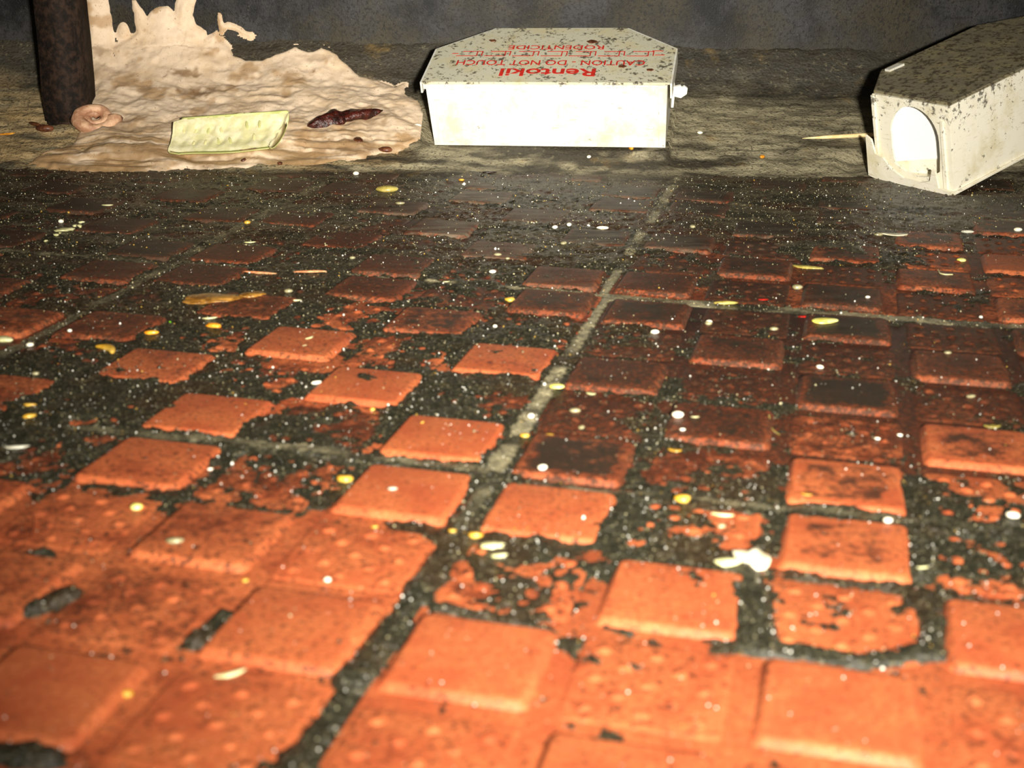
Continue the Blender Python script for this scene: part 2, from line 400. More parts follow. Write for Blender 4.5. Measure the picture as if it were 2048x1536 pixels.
def floor_relief(x, y):
    """height of the bare tile surface at (x, y), and distance into a joint (0 = on tile)"""
    x, y = np.asarray(x, float), np.asarray(y, float)
    z = np.full_like(x, Z_MORTAR); tile = np.zeros_like(x)
    for (cx_, cy_, th, _) in TILES.values():
        c, s = math.cos(-th), math.sin(-th)
        u = (c * (x - cx_) - s * (y - cy_)) / CELL; v = (s * (x - cx_) + c * (y - cy_)) / CELL
        ins = (np.abs(u) < 2.465) & (np.abs(v) < 2.465)
        if not ins.any(): continue
        a = np.clip(np.floor(u + 2.5), 0, 4); b = np.clip(np.floor(v + 2.5), 0, 4)
        e = np.maximum(np.abs(u + 2.5 - a - .5), np.abs(v + 2.5 - b - .5))
        stud = ((a + b) % 2 == 0)
        zz = np.where(stud, Z_BASE + (Z_STUD - Z_BASE) * (1 - sstep(.378, .425, e)), Z_BASE + (Z_PAD - Z_BASE) * (1 - sstep(.37, .43, e)))
        z = np.where(ins, zz, z); tile = np.where(ins, 1, tile)
    return z, tile

def grime_z(x, y):
    x, y = np.asarray(x, float), np.asarray(y, float)
    c = COVER(x, y)
    for a, b, r, s in CAPW:
        d = (b - a)[:2]; L = d @ d
        t_ = np.clip(((x - a[0]) * d[0] + (y - a[1]) * d[1]) / L, 0, 1)
        dist = np.hypot(x - a[0] - t_ * d[0], y - a[1] - t_ * d[1])
        c = np.maximum(c, np.where(dist < 2.5 * r, s * (1 - sstep(0.55, 1.7, dist / r)), 0))
    z0, tile = floor_relief(x, y)
    n = 0.50 * fbm(x / 0.017, y / 0.017, 3, 4) + 0.50 * fbm(x / 0.0050, y / 0.0056, 11, 4, .72)
    n = (n - 0.5) * 2.3 + 0.56
    zz = -0.00103 + 0.0021 * (c - n)
    zz = zz + 0.0008 * sstep(.40, .56, y) * np.clip(c, 0, 1)
    zz = zz + 0.0007 * (fbm(x / 0.0019, y / 0.0019, 29, 2) - .5)
    zz = np.where(zz > -0.0004, -0.0004 + (zz + 0.0004) * 0.75, zz)
    # dirt always lies deeper in the joints
    joint = np.where(tile < .5, -0.0015 + 0.0006 * fbm(x / 0.006, y / 0.006, 41, 3) * (0.35 + c), -1)
    zz = np.maximum(zz, joint)
    return zz, z0, tile, c

def surf(x, y):
    zz, z0, _, _ = grime_z(np.array([x]), np.array([y])); return float(max(zz[0], z0[0]))

# ------------------------------------------------------------------ floor
bm = bmesh.new(); bmesh.ops.create_grid(bm, x_segments=8, y_segments=8, size=0.5)
for v in bm.verts: v.co = Vector((v.co.x * 1.1, v.co.y * 0.9 + 0.30, Z_MORTAR))
floor = link('floor', bm_mesh('floor', bm), M['mortar']); tag(floor, 'floor of red studded quarry tiles smeared with black grime', 'floor', kind='structure')

def rounded(h, r, n=2):
    pts = []
    for sx_, sy_, a0 in ((1, 1, 0), (-1, 1, 90), (-1, -1, 180), (1, -1, 270)):
        for k in range(n + 1):
            a = math.radians(a0 + 90 * k / n); pts.append((sx_ * (h - r) + r * math.cos(a), sy_ * (h - r) + r * math.sin(a)))
    return pts

def frustum(name, rings, dots=None):
    V, F = [], []; n = 0
    for h, r, z in rings:
        p = rounded(h * CELL, r * CELL); n = len(p); V += [(x, y, z) for x, y in p]
    for k in range(len(rings) - 1):
        for q in range(n): F.append((k * n + q, k * n + (q + 1) % n, (k + 1) * n + (q + 1) % n, (k + 1) * n + q))
    F.append(tuple(range((len(rings) - 1) * n, len(rings) * n)))
    if dots:
        zt = rings[-1][2]
        for (u, v, rr, hh) in dots:
            b0 = len(V); seg = 8
            for rad, dz in ((1.25, -0.0001), (0.9, .45), (0.5, .9)):
                for q in range(seg):
                    a = 2 * math.pi * q / seg
                    V.append((u * CELL + rad * rr * math.cos(a), v * CELL + rad * rr * math.sin(a), zt + dz * hh))
            V.append((u * CELL, v * CELL, zt + hh))
            for k in range(2):
                for q in range(seg): F.append((b0 + k * seg + q, b0 + k * seg + (q + 1) % seg, b0 + (k + 1) * seg + (q + 1) % seg, b0 + (k + 1) * seg + q))
            for q in range(seg): F.append((b0 + 2 * seg + q, b0 + 2 * seg + (q + 1) % seg, b0 + 3 * seg))
    return mesh_from(name, V, F)

slab_me = frustum('tile_slab', [(2.47, .05, -0.006), (2.47, .05, Z_BASE - 0.0003), (2.45, .05, Z_BASE)])
stud_me = frustum('raised_square', [(.430, .05, Z_BASE - 0.0002), (.412, .05, Z_BASE + 0.0004), (.394, .045, -0.00035), (.384, .045, -0.00010), (.366, .045, Z_STUD)])
dots = []
for r_ in range(5):
    for q in ((-.30, 0, .30) if r_ % 2 == 0 else (-.15, .15)):
        dots.append((q, -.30 + .15 * r_, .0013, .00055))
pad_me = frustum('dotted_square', [(.44, .04, Z_BASE - 0.0002), (.42, .04, Z_BASE + 0.0002), (.40, .04, Z_PAD)], dots)
slab_me.materials.append(M['clay']); stud_me.materials.append(M['stud']); pad_me.materials.append(M['clay'])
STUD_CAKE = [(1940, 890, .42), (1675, 975, .41), (1130, 905, .48), (1680, 1090, .33), (1100, 1030, .37), (1460, 690, .47), (1690, 790, .44), (1905, 730, .44), (1420, 860, .48), (1860, 555, .32), (1060, 610, .47),
             (1330, 640, .44), (100, 620, .32), (880, 630, .40), (900, 880, .32), (1030, 720, .35)]
CAKE = idw([(x, y, c) for x, y, c in STUD_CAKE] + [(500, 1300, 0), (1000, 1320, 0), (1350, 1190, 0), (1680, 1410, 0), (830, 985, 0), (450, 1050, 0), (300, 920, 0), (430, 830, .05), (330, 735, 0), (620, 680, .2), (730, 770, .1),
            (300, 450, .5), (700, 400, .45), (1300, 400, .5), (1000, 380, .2), (1600, 450, .6), (700, 475, .1)])
for (ti, tj), (wx, wy, th, _) in sorted(TILES.items()):
    tl = link('floor_tile', slab_me, None, floor); tl.location = (wx, wy, 0); tl.rotation_euler = (0, 0, th)
    f0 = float(FILM(np.array([wx]), np.array([wy]))[0]); tl.color = (f0, 0, 0, 1)
    for a in range(5):
        for b in range(5):
            u, v = (a - 2) * CELL, (b - 2) * CELL
            gx, gy = wx + math.cos(th) * u - math.sin(th) * v, wy + math.sin(th) * u + math.cos(th) * v
            if gy > 0.70: continue
            stud = (a + b) % 2 == 0
            o = link('raised_square' if stud else 'dotted_square', stud_me if stud else pad_me, None, tl)
            o.location = (u, v, 0)
            q = np.array([gx]), np.array([gy])
            ff = float(FILM(*q)[0]); jit = rng.uniform(-.08, .08)
            o.color = (min(1, max(0, ff + (0 if stud else 0.06) + jit)), min(1, max(0, float(CAKE(*q)[0]) + rng.uniform(-.1, .1))), min(1, max(0, float(DUST_SHEEN(*q)[0]) * (1 if stud else .7))), 1)

# ------------------------------------------------------------------ boxes: dimensions and places
B1 = dict(x=.0161, y=.6501, z=.00914, yaw=-.1555, tilt=.3441, roll=-.0272, Wb=.1101, Wl=.1151, H=.0336, d1=.0335, d2=.0567, Wk=.063)
B2 = dict(x=.1910, y=.5899, z=.0004, yaw=-1.003, tilt=.2768, roll=.0139, e=.0435, H=.0409, L=.1101, d2=.060)
def frame(b):
    R = rot_np(b['yaw'], b['tilt'], b['roll']); mw = Matrix.Identity(4)
    for r in range(3):
        for c_ in range(3): mw[r][c_] = R[r, c_]
    mw.translation = (b['x'], b['y'], b['z']); return mw, R
MW1, R1 = frame(B1); MW2, R2 = frame(B2)
OUT1 = [(-B1['Wb'] / 2, 0), (B1['Wb'] / 2, 0), (B1['Wb'] / 2, B1['d1']), (B1['Wk'] / 2, B1['d2'] - .001), (-B1['Wk'] / 2, B1['d2'] - .001), (-B1['Wb'] / 2, B1['d1'])]
e2, L2 = B2['e'], B2['L']
OUT2 = [(0, 0), (0, L2), (-e2, L2), (-B2['d2'], L2 - .022), (-B2['d2'], .022), (-e2, 0)]

def under_box(x, y, z, b, R, out):
    """press the ground down to the underside of a box standing on it"""
    O = np.array([b['x'], b['y'], b['z']])
    n = R[:, 2]; zp = O[2] - (n[0] * (x - O[0]) + n[1] * (y - O[1])) / n[2]
    lx = R[0, 0] * (x - O[0]) + R[1, 0] * (y - O[1]) + R[2, 0] * (zp - O[2]); ly = R[0, 1] * (x - O[0]) + R[1, 1] * (y - O[1]) + R[2, 1] * (zp - O[2])
    xs, ys = [p[0] for p in out], [p[1] for p in out]
    dx = np.maximum(np.maximum(min(xs) - lx, lx - max(xs)), 0); dy = np.maximum(np.maximum(min(ys) - ly, ly - max(ys)), 0)
    k = 1 - sstep(0.001, 0.010, np.hypot(dx, dy))
    return z * (1 - k) + np.minimum(z, zp - 0.0004) * k, zp, k

# ------------------------------------------------------------------ cove of dirt and cement along the wall
def soft(t, w_): return w_ * np.log1p(np.exp(np.clip(t / w_, -40, 40)))
def cove_z(x, y):
    foot = Y0 + 0.010 * (fbm(x / 0.05, x * 0 + 3.1, 7, 3) - .5)
    z = SL * soft(y - foot, 0.004) - 0.0012
    st = fbm(x / 0.028, y / 0.0032, 21, 4) - .5
    z = z + sstep(.0, .02, y - foot + .008) * (0.0030 * st + 0.0022 * (fbm(x / .0045, y / .0035, 5, 4, .7) - .5))
    z = z + 0.014 * sstep(YW - .020, YW + .004, y)
    z, zp, k = under_box(x, y, z, B1, R1, OUT1)
    z = np.where(k > 0.98, np.maximum(z, zp - 0.0016), z)
    z, zp, k = under_box(x, y, z, B2, R2, OUT2)
    k2 = sstep(.2, .95, k) * sstep(.640, .665, y)
    return z + k2 * np.maximum(zp - 0.0006 - z, 0)
xs = np.arange(-.44, .4401, .0014); ys = np.arange(.600, YW + .0045, .0014)
X, Y = np.meshgrid(xs, ys); Z = cove_z(X, Y)
pxy = to_px(np.stack([X, Y, Z], -1))
a = fbm(X / .03, Y / .008, 33, 4)
grey = np.array(srgb(150, 141, 114)[:3]); dark = np.array(srgb(60, 54, 42)[:3]); tan = np.array(srgb(196, 166, 118)[:3]); olive = np.array(srgb(126, 117, 92)[:3])
k1 = sstep(.36, .56, a)[..., None]; C_ = dark * (1 - k1) + grey * k1
up = sstep(.645, .67, Y)[..., None]; C_ = C_ * (1 - up * .6) + (olive * .5 + grey * .5) * up * .6
lf = (sstep(-.04, -.075, X) * sstep(.622, .634, Y) * sstep(.25, .6, fbm(X / .02, Y / .005, 61, 3)))[..., None]; C_ = C_ * (1 - lf * .75) + tan * lf * .75
hi = (sstep(.686, .712, Y + .03 * (fbm(X / .02, Y / .02, 63, 4) - .5)))[..., None]; C_ = C_ * (1 - hi * .95) + np.array(srgb(52, 49, 42)[:3]) * hi * .95
lo = (1 - sstep(.622, .632, Y))[..., None]; C_ = C_ * (1 - lo * .85) + np.array(srgb(40, 32, 22)[:3]) * lo * .85
zf, _, _, _ = grime_z(X, Y)
cove = link('trim_1', grid_mesh('trim_1', X, Y, Z, keep=Z > -0.0013, color=C_), M['cove']); tag(cove, 'dirt-caked cement cove between the tiled floor and black wall', 'cove', kind='structure')

# ------------------------------------------------------------------ wall
def wall_y(x, z): return YW + 0.0014 * (fbm(x / .05, z / .05, 71, 4) - .5)
xs = np.arange(-.45, .4501, .003); zs = np.arange(-.004, .30, .003)
X, Zg = np.meshgrid(xs, zs); Yg = wall_y(X, Zg)
wall = link('wall_back', grid_mesh('wall_back', X, Yg, Zg), M['wall']); tag(wall, 'rough wall painted black with worn brownish stains', 'wall', kind='structure')

# plaster smeared over wall and cove, one relief that follows both
POLY = [(150, -200), (215, -200), (216, 0), (222, 38), (220, 84), (229, 118), (236, 134), (226, 97), (252, 86), (277, 66), (269, 25), (262, 0), (272, 0), (294, 38), (302, 25), (319, 15), (336, 15), (349, 25), (353, 0), (352, -200), (395, -200), (391, 0),
        (384, 29), (391, 50), (409, 63), (408, 80), (433, 63), (437, 84), (458, 97), (466, 111), (491, 124), (525, 122), (550, 111), (592, 99), (617, 107), (643, 97), (672, 109), (693, 130), (718, 155), (756, 162),
        (790, 174), (808, 168), (806, 189), (836, 202), (848, 240), (846, 275), (800, 300), (700, 318), (570, 330), (480, 334), (380, 338), (250, 342), (120, 340), (60, 328), (90, 305), (150, 290), (168, 240), (160, 200), (168, 160), (150, 120), (158, 70), (148, 30)]
def poly_sd(px, py, poly):
    d = np.full(px.shape, 1e9); ins = np.zeros(px.shape, bool); n = len(poly)
    for k in range(n):
        x0, y0 = poly[k]; x1, y1 = poly[(k + 1) % n]
        ex, ey = x1 - x0, y1 - y0; t_ = np.clip(((px - x0) * ex + (py - y0) * ey) / (ex * ex + ey * ey), 0, 1)
        d = np.minimum(d, np.hypot(px - x0 - t_ * ex, py - y0 - t_ * ey))
        c_ = ((y0 > py) != (y1 > py)); ins ^= c_ & (px < ex * (py - y0) / (ey if ey else 1e-9) + x0)
    return np.where(ins, d, -d)
xs = np.arange(-.262, -.045, .0007)
tt = np.arange(0, .180, .0007)                       # distance along the section: cove, then up the wall
yc = np.minimum(.622 + tt * math.cos(math.radians(20)), 9)
onw = tt > (YW - .622 - .003) / math.cos(math.radians(20)); t0 = tt[onw][0]
X, T = np.meshgrid(xs, tt)
Yr = np.where(onw, YW - .0005, yc)[:, None] + 0 * X
Zr = np.where(onw[:, None], 0, cove_z(X, np.minimum(Yr, YW - .002)))
zb = cove_z(xs, np.full_like(xs, YW - .003))
Zr = np.where(onw[:, None], zb[None, :] + (T - t0), Zr)
nrm_y = np.where(onw, -1.0, -math.sin(math.radians(20)))[:, None]; nrm_z = np.where(onw, 0.0, math.cos(math.radians(20)))[:, None]
for _ in range(6):
    nrm_y[1:-1] = (nrm_y[:-2] + nrm_y[1:-1] + nrm_y[2:]) / 3; nrm_z[1:-1] = (nrm_z[:-2] + nrm_z[1:-1] + nrm_z[2:]) / 3
for _ in range(80):
    Yr[1:-1] = (Yr[:-2] + 2 * Yr[1:-1] + Yr[2:]) / 4; Zr[1:-1] = (Zr[:-2] + 2 * Zr[1:-1] + Zr[2:]) / 4
Yr = np.where(Zr > .05, wall_y(X, Zr) * sstep(.05, .058, Zr) + Yr * (1 - sstep(.05, .058, Zr)), Yr)
pp = to_px(np.stack([X, Yr, Zr], -1))
sd = poly_sd(pp[..., 0], pp[..., 1], POLY) + 3 + 9 * (fbm(X / .006, T / .006, 81, 3) - .5)
isl = 11 - np.hypot((pp[..., 0] - 246) * .9, (pp[..., 1] - 60) * .6); sd = np.maximum(sd, isl)
isl = poly_sd(pp[..., 0], pp[..., 1], [(431, 18), (446, 26), (449, 44), (474, 46), (490, 60), (506, 66), (500, 76), (478, 66), (455, 60), (440, 70), (436, 48)]) + 9 * (fbm(X / .003, T / .003, 95, 3) - .5)
sd = np.maximum(sd, isl)
thick = sstep(-3, 7, sd) * .0016 + sstep(0, 60, sd) * .0022 - .0007
ridg = np.abs(fbm((X + .5 * T) / .022, T / .018, 85, 2) - .5) * 2.4
thick = thick + sstep(0, 25, sd) * (.0021 * (ridg - .25) + .0005 * (fbm(X / .003, T / .003, 87, 3) - .5))
thick = thick + sstep(4, 25, sd) * .0016 * (1 - 2 * np.abs(fbm((X - .4 * T) / .011, (T + .3 * X) / .008, 83, 3) - .5) - .8)
lowf = 1 - sstep(.028, .050, T + .02 * (fbm(X / .02, T / .02, 99, 3) - .5))
thick = thick + lowf * sstep(0, 15, sd) * .003 * (fbm(X / .03, T / .0026, 89, 3) - .45)
Yp = Yr + nrm_y * thick; Zp = Zr + nrm_z * thick
tint = np.ones(X.shape + (3,))
br = (lowf * sstep(.30, .58, fbm(X / .02, T / .004, 91, 4)))[..., None]; tint = tint * (1 - br) + np.array([.42, .33, .2]) * br
br = (.8 * sstep(.6, .72, fbm(X / .014, T / .012, 93, 4)))[..., None]; tint = tint * (1 - br) + np.array([.55, .42, .26]) * br
crk = (sstep(.035, .008, np.abs(fbm(X / .02, T / .011, 97, 4) - .5)) * .22 * sstep(10, 30, sd))[..., None]; tint = tint * (1 - crk) + np.array([.3, .25, .2]) * crk
for sx0, sy0, rx_, ry_, st_ in ((368, 158, 42, 13, .9), (392, 196, 48, 12, .95), (300, 190, 30, 10, .5), (205, 110, 22, 14, .6), (640, 120, 40, 12, .45), (560, 250, 60, 14, .6), (740, 245, 60, 20, .6), (250, 262, 70, 14, .6), (160, 210, 14, 30, .7), (690, 300, 120, 18, .8), (330, 320, 200, 16, .6)):
    kk = sstep(1.1, .3, np.hypot((pp[..., 0] - sx0) / rx_, (pp[..., 1] - sy0) / ry_) + 1.6 * (fbm(X / .003, T / .003, 101, 3) - .45))[..., None] * st_
    tint = tint * (1 - kk) + np.array([.30, .21, .11]) * kk
pl = link('plaster_patch', grid_mesh('plaster_patch', X, Yp, Zp, keep=sd > -4, color=tint), M['plaster'], wall)
pl['label'] = 'cream plaster smeared over the foot of the wall'

# ------------------------------------------------------------------ grime on the tiles
res = .00085
xs = np.arange(-.36, .3601, res); ys = np.arange(.13, .640, res)
X, Y = np.meshgrid(xs, ys)
zz, z0, tile, cv = grime_z(X, Y)
inview = np.abs(X) < (.08 + .46 * Y)
keep = (zz > z0 - .00015) & inview
sand = np.array(srgb(150, 140, 110)[:3]); blk = np.array(srgb(46, 44, 32)[:3]); brn = np.array(srgb(62, 42, 24)[:3]); gry = np.array(srgb(92, 84, 66)[:3])
n = fbm(X / .02, Y / .02, 51, 4)
C_ = blk + 0 * X[..., None]
k = sstep(.5, .68, n)[..., None] * .55; C_ = C_ * (1 - k) + brn * k
k = (sstep(.5, .62, fbm(X / .02, Y / .012, 59, 4)) * sstep(.40, .52, Y))[..., None] * .7; C_ = C_ * (1 - k) + np.array(srgb(74, 42, 28)[:3]) * k
k = (sstep(.46, .60, fbm(X / .03, Y / .007, 55, 4)) * sstep(.40, .56, Y))[..., None] * .75; C_ = C_ * (1 - k) + gry * k
k = ((tile < .5) * sstep(.34, .6, fbm(X / .012, Y / .012, 57, 4)) * (1 - .6 * sstep(-.03, -.07, X)) * sstep(.24, .30, Y))[..., None]; C_ = C_ * (1 - k) + sand * k
grime = link('grime', grid_mesh('grime', X, Y, zz, keep=keep, color=C_), M['grime'])
tag(grime, 'wet black greasy grime lying between the tile studs', 'grime', kind='stuff')

# loose grit: thousands of specks nobody could count
def grit_mesh(nmax):
    r = np.random.default_rng(3)
    base_v = np.array([(1, 0, 0), (-1, 0, 0), (0, 1, 0), (0, -1, 0), (0, 0, 1), (0, 0, -1)], float)
    base_f = np.array([(0, 2, 4), (2, 1, 4), (1, 3, 4), (3, 0, 4), (2, 0, 5), (1, 2, 5), (3, 1, 5), (0, 3, 5)])
    y = .15 + .48 * r.random(nmax * 3) ** 1.15; x = (r.random(nmax * 3) * 2 - 1) * (.05 + .44 * y)
    zz, z0, tile, cv = grime_z(x, y)
    dens = np.where(zz > z0 - .0002, 1.0, .07 + .16 * cv)
    ok = np.nonzero(r.random(len(x)) < dens)[0][:nmax]
    x, y = x[ok], y[ok]; z = np.maximum(zz[ok], z0[ok]); N = len(ok)
    size = (.00010 + .00022 * r.random(N) ** 3) * (0.75 + 0.5 * sstep(.25, .6, y)); size = np.where(r.random(N) < .025, size * 2.0, size)
    pal = np.array([srgb(60, 56, 42)[:3], srgb(120, 112, 84)[:3], srgb(176, 166, 126)[:3], srgb(244, 240, 226)[:3], srgb(190, 150, 60)[:3]])
    col = pal[r.choice(5, N, p=[.56, .28, .09, .045, .025])]  # white share puts sparkle into the grain colour
    near_glint = (r.random(N) < .13 * (1 - sstep(.30, .42, y))); col[near_glint] = pal[3]  # extra white grains close by, painted stand-ins for specular glints
    ang = r.random(N) * 6.28; ca, sa = np.cos(ang), np.sin(ang)
    V = base_v[None] * size[:, None, None] * (0.7 + .6 * r.random((N, 1, 3)) * np.array([1.4, .9, .9]))
    V = np.stack([ca[:, None] * V[..., 0] - sa[:, None] * V[..., 1], sa[:, None] * V[..., 0] + ca[:, None] * V[..., 1], V[..., 2]], -1)
    V = V + np.stack([x, y, z + size * .45], -1)[:, None]
    F = base_f[None] + (np.arange(N) * 6)[:, None, None]
    me = bpy.data.meshes.new('grit'); V = V.reshape(-1, 3); F = F.reshape(-1, 3)
    me.vertices.add(len(V)); me.vertices.foreach_set('co', V.astype(np.float32).ravel())
    me.loops.add(F.size); me.loops.foreach_set('vertex_index', F.astype(np.int32).ravel())
    me.polygons.add(len(F)); me.polygons.foreach_set('loop_start', (np.arange(len(F)) * 3).astype(np.int32))
    me.update(calc_edges=True)
    at = me.color_attributes.new('tint', 'FLOAT_COLOR', 'POINT')
    cc = np.repeat(np.concatenate([col, np.ones((N, 1))], 1), 6, 0); at.data.foreach_set('color', cc.astype(np.float32).ravel())
    return me
grit = link('grit', grit_mesh(40000), M['grit'], grime); grit['kind'] = 'stuff'; grit['label'] = 'specks of grit, some coloured white as glints'

# ------------------------------------------------------------------ dark post against the wall
pb = on_ramp(128, 243); pw = .0195
root = empty('post', Matrix.Translation((pb[0], pb[1] + .012, pb[2] - .004)))
tag(root, 'dark square post standing against the wall beside the plaster', 'post')
bm = bmesh.new(); bmesh.ops.create_cube(bm, size=1)
for v in bm.verts: v.co = Vector((v.co.x * pw, v.co.y * .022, (v.co.z + .5) * .26))
bmesh.ops.subdivide_edges(bm, edges=[e for e in bm.edges if abs(e.verts[0].co.z - e.verts[1].co.z) > .1], cuts=24)
bmesh.ops.bevel(bm, geom=[e for e in bm.edges if abs(e.verts[0].co.z - e.verts[1].co.z) > .005 and abs(e.verts[0].co.x - e.verts[1].co.x) < 1e-6], offset=.0012, segments=2, affect='EDGES')
for v in bm.verts:
    k = float(fbm(np.array([v.co.z / .02]), np.array([v.co.x / .01 + v.co.y / .01]), 13, 3)[0]) - .5; v.co.x += .0012 * k; v.co.y += .001 * k
link('shaft', bm_mesh('post', bm), M['post_paint'], root)
bm = bmesh.new(); bmesh.ops.create_cube(bm, size=1)
for v in bm.verts: v.co = Vector((v.co.x * (pw + .0008), v.co.y * .0228, (v.co.z + .5) * .006))
bmesh.ops.bevel(bm, geom=bm.edges[:], offset=.002, segments=2, affect='EDGES')
link('foot', bm_mesh('foot', bm), M['post_paint'], root)

# ------------------------------------------------------------------ bait box with red print
def shell(name, out_b, out_t, z0, z1, th, mat, parent, skip=(), floor_th=.0012):
    """thin-walled tray: outline at the bottom and at the top, one mesh"""
    bm = bmesh.new(); n = len(out_b)
    def ins(o, d):
        r = []
        for k in range(n):
            p0, p1, p2 = Vector(o[k - 1]), Vector(o[k]), Vector(o[(k + 1) % n])
            a, b = (p1 - p0).normalized(), (p2 - p1).normalized()
            na, nb = Vector((-a.y, a.x)), Vector((-b.y, b.x)); q = (na + nb).normalized(); r.append(p1 + q * d / max(.3, q.dot(na)))
        return r
    area = sum(out_b[k][0] * out_b[(k + 1) % n][1] - out_b[(k + 1) % n][0] * out_b[k][1] for k in range(n)); sg = 1 if area > 0 else -1
    ib, it = ins(out_b, th * sg), ins(out_t, th * sg)
    A = [bm.verts.new((*p, z0)) for p in out_b]; B = [bm.verts.new((*p, z1)) for p in out_t]
    c_ = [bm.verts.new((*p, z0 + floor_th)) for p in ib]; D = [bm.verts.new((*p, z1)) for p in it]
    bm.faces.new(A); bm.faces.new(c_)
    for k in range(n):
        j = (k + 1) % n
        if k in skip: continue
        bm.faces.new((A[k], A[j], B[j], B[k])); bm.faces.new((B[k], B[j], D[j], D[k])); bm.faces.new((D[k], D[j], c_[j], c_[k]))
    bmesh.ops.recalc_face_normals(bm, faces=bm.faces[:])
    return link(name, bm_mesh(name, bm), mat, parent, smooth=False)

box = empty('bait_box', MW1)
tag(box, 'white cardboard bait box with red printed lid standing against the wall', 'box')
b = B1; Wt = b['Wl'] - .003
out_t = [(-Wt / 2, -.0004), (Wt / 2, -.0004), (Wt / 2, b['d1']), (b['Wk'] / 2, b['d2'] - .001), (-b['Wk'] / 2, b['d2'] - .001), (-Wt / 2, b['d1'])]
body = shell('body', OUT1, out_t, 0, b['H'] - .0012, .0009, M['card_front'], box)
lo = [(-b['Wl'] / 2, -.0014), (b['Wl'] / 2, -.0014), (b['Wl'] / 2 + .0004, b['d1'] + .0006), (b['Wk'] / 2 + .0015, b['d2']), (b['Wk'] / 2 - .004, b['d2'] + .0006), (-b['Wk'] / 2 + .003, b['d2'] + .0004), (-b['Wk'] / 2, b['d2']), (-b['Wl'] / 2 + .0004, b['d1'])]
lid = prism('lid', lo, b['H'] - .0011, b['H'], M['card_lid'], box, bevel=.0003); lid['label'] = 'grubby lid with red lettering'
# folded lips of the lid on the two ends and the back
for nm, p0, p1, hh in (('lid_lip', lo[1], lo[2], .0075), ('lid_lip', lo[7], lo[0], .0055), ('lid_lip', lo[2], lo[3], .007), ('lid_lip', lo[6], lo[7], .006)):
    p0, p1 = Vector(p0), Vector(p1); d = (p1 - p0).normalized(); nn = Vector((d.y, -d.x)); q = [p0 + nn * .0007, p1 + nn * .0007, p1 - nn * .0002, p0 - nn * .0002]
    o = prism(nm, [tuple(v) for v in q], b['H'] - hh, b['H'] - .0002, M['card_front'], lid)
# folded front hem under the lid edge
prism('front_hem', [(-b['Wl'] / 2 + .0006, -.0016), (b['Wl'] / 2 - .002, -.0016), (b['Wl'] / 2 - .002, -.0008), (-b['Wl'] / 2 + .0006, -.0008)], b['H'] - .0034, b['H'] - .0011, M['card_front'], lid)
# corner seams of the body and the locking tab that sticks out at the end
for sx_ in (-1, 1):
    x0 = sx_ * (b['Wb'] / 2 - .0028)
    prism('corner_seam', [(x0 - .0003, -.0007), (x0 + .0003, -.0007), (x0 + .0003, .0005), (x0 - .0003, .0005)], .001, b['H'] - .004, M['card_front'], body)
tabp = [(0, 0), (.0035, -.0012), (.0062, .0006), (.0066, .0035), (.0052, .0048), (.0040, .0042), (.0034, .0052), (.0016, .005), (0, .0045)]
tm = Matrix.Translation((b['Wl'] / 2 + .0003, .012, b['H'] - .0128)) @ Matrix.Rotation(math.radians(90), 4, 'X') @ Matrix.Rotation(math.radians(10), 4, 'Y')
prism('locking_tab', tabp, 0, .0012, M['card_front'], box, mw=tm)
prism('tab_fold', [(-.0004, -.004), (.0007, -.004), (.0016, .0065), (.0002, .0065)], 0, .0075, M['card_front'], box, mw=tm @ Matrix.Translation((-.001, 0, -.003)))

def lettering(name, s, x0, x1, y0, y1, bold, parent, z):
    """word printed upside down to us: reads from the back of the box"""
    cu = bpy.data.curves.new(name, 'FONT'); cu.body = s; cu.size = 1; cu.offset = bold; cu.resolution_u = 3; cu.extrude = 0.004
    o = bpy.data.objects.new(name, cu); COL.objects.link(o); bpy.context.view_layer.update()
    me = bpy.data.meshes.new_from_object(o.evaluated_get(bpy.context.evaluated_depsgraph_get()))
    bpy.data.objects.remove(o); bpy.data.curves.remove(cu)
    co = np.zeros(len(me.vertices) * 3); me.vertices.foreach_get('co', co); co = co.reshape(-1, 3)
    mn, mx = co.min(0), co.max(0); u = (co - mn) / (mx - mn)
    co[:, 0] = x1 + (x0 - x1) * u[:, 0]; co[:, 1] = y1 + (y0 - y1) * u[:, 1]; co[:, 2] = z + .00006 * u[:, 2]
    me.vertices.foreach_set('co', co.ravel()); me.update(); me.materials.clear()
    return link(name, me, M['red'], parent, smooth=False)
zt = b['H'] + .00002
lettering('printed_word', 'Rentokil', -.0222, .0225, .0050, .0128, .022, lid, zt)
lettering('printed_word', 'CAUTION - DO NOT TOUCH', -.0445, .0445, .0163, .0214, .008, lid, zt)
lettering('printed_word', 'RODENTICIDE', -.0222, .0238, .0330, .0374, .008, lid, zt)
bm = bmesh.new()
def bar(x0, y0, x1, y1):
    r = bmesh.ops.create_cube(bm, size=1)['verts']
    for v in r: v.co = Vector(((x0 + x1) / 2 + v.co.x * (x1 - x0), (y0 + y1) / 2 + v.co.y * (y1 - y0), zt + .00004 + v.co.z * .00008))
lw = .00055
for k in range(7):
    xc = -.040 + k * .0136
    bar(xc - .0062, .0258, xc + .0036, .0258 + lw); bar(xc - .0062 + .0026, .0305, xc + .0062, .0305 + lw)
    bar(xc + .0034, .0258, xc + .0034 + lw, .0305); bar(xc + .0058, .0262, xc + .0058 + lw, .0305 + lw)
bar(-.0485, .0282, -.0455, .0282 + lw); bar(.0485, .0268, .0530, .0268 + lw); bar(.0470, .0312, .0520, .0312 + lw)
link('printed_border', bm_mesh('printed_border', bm), M['red'], lid, smooth=False)
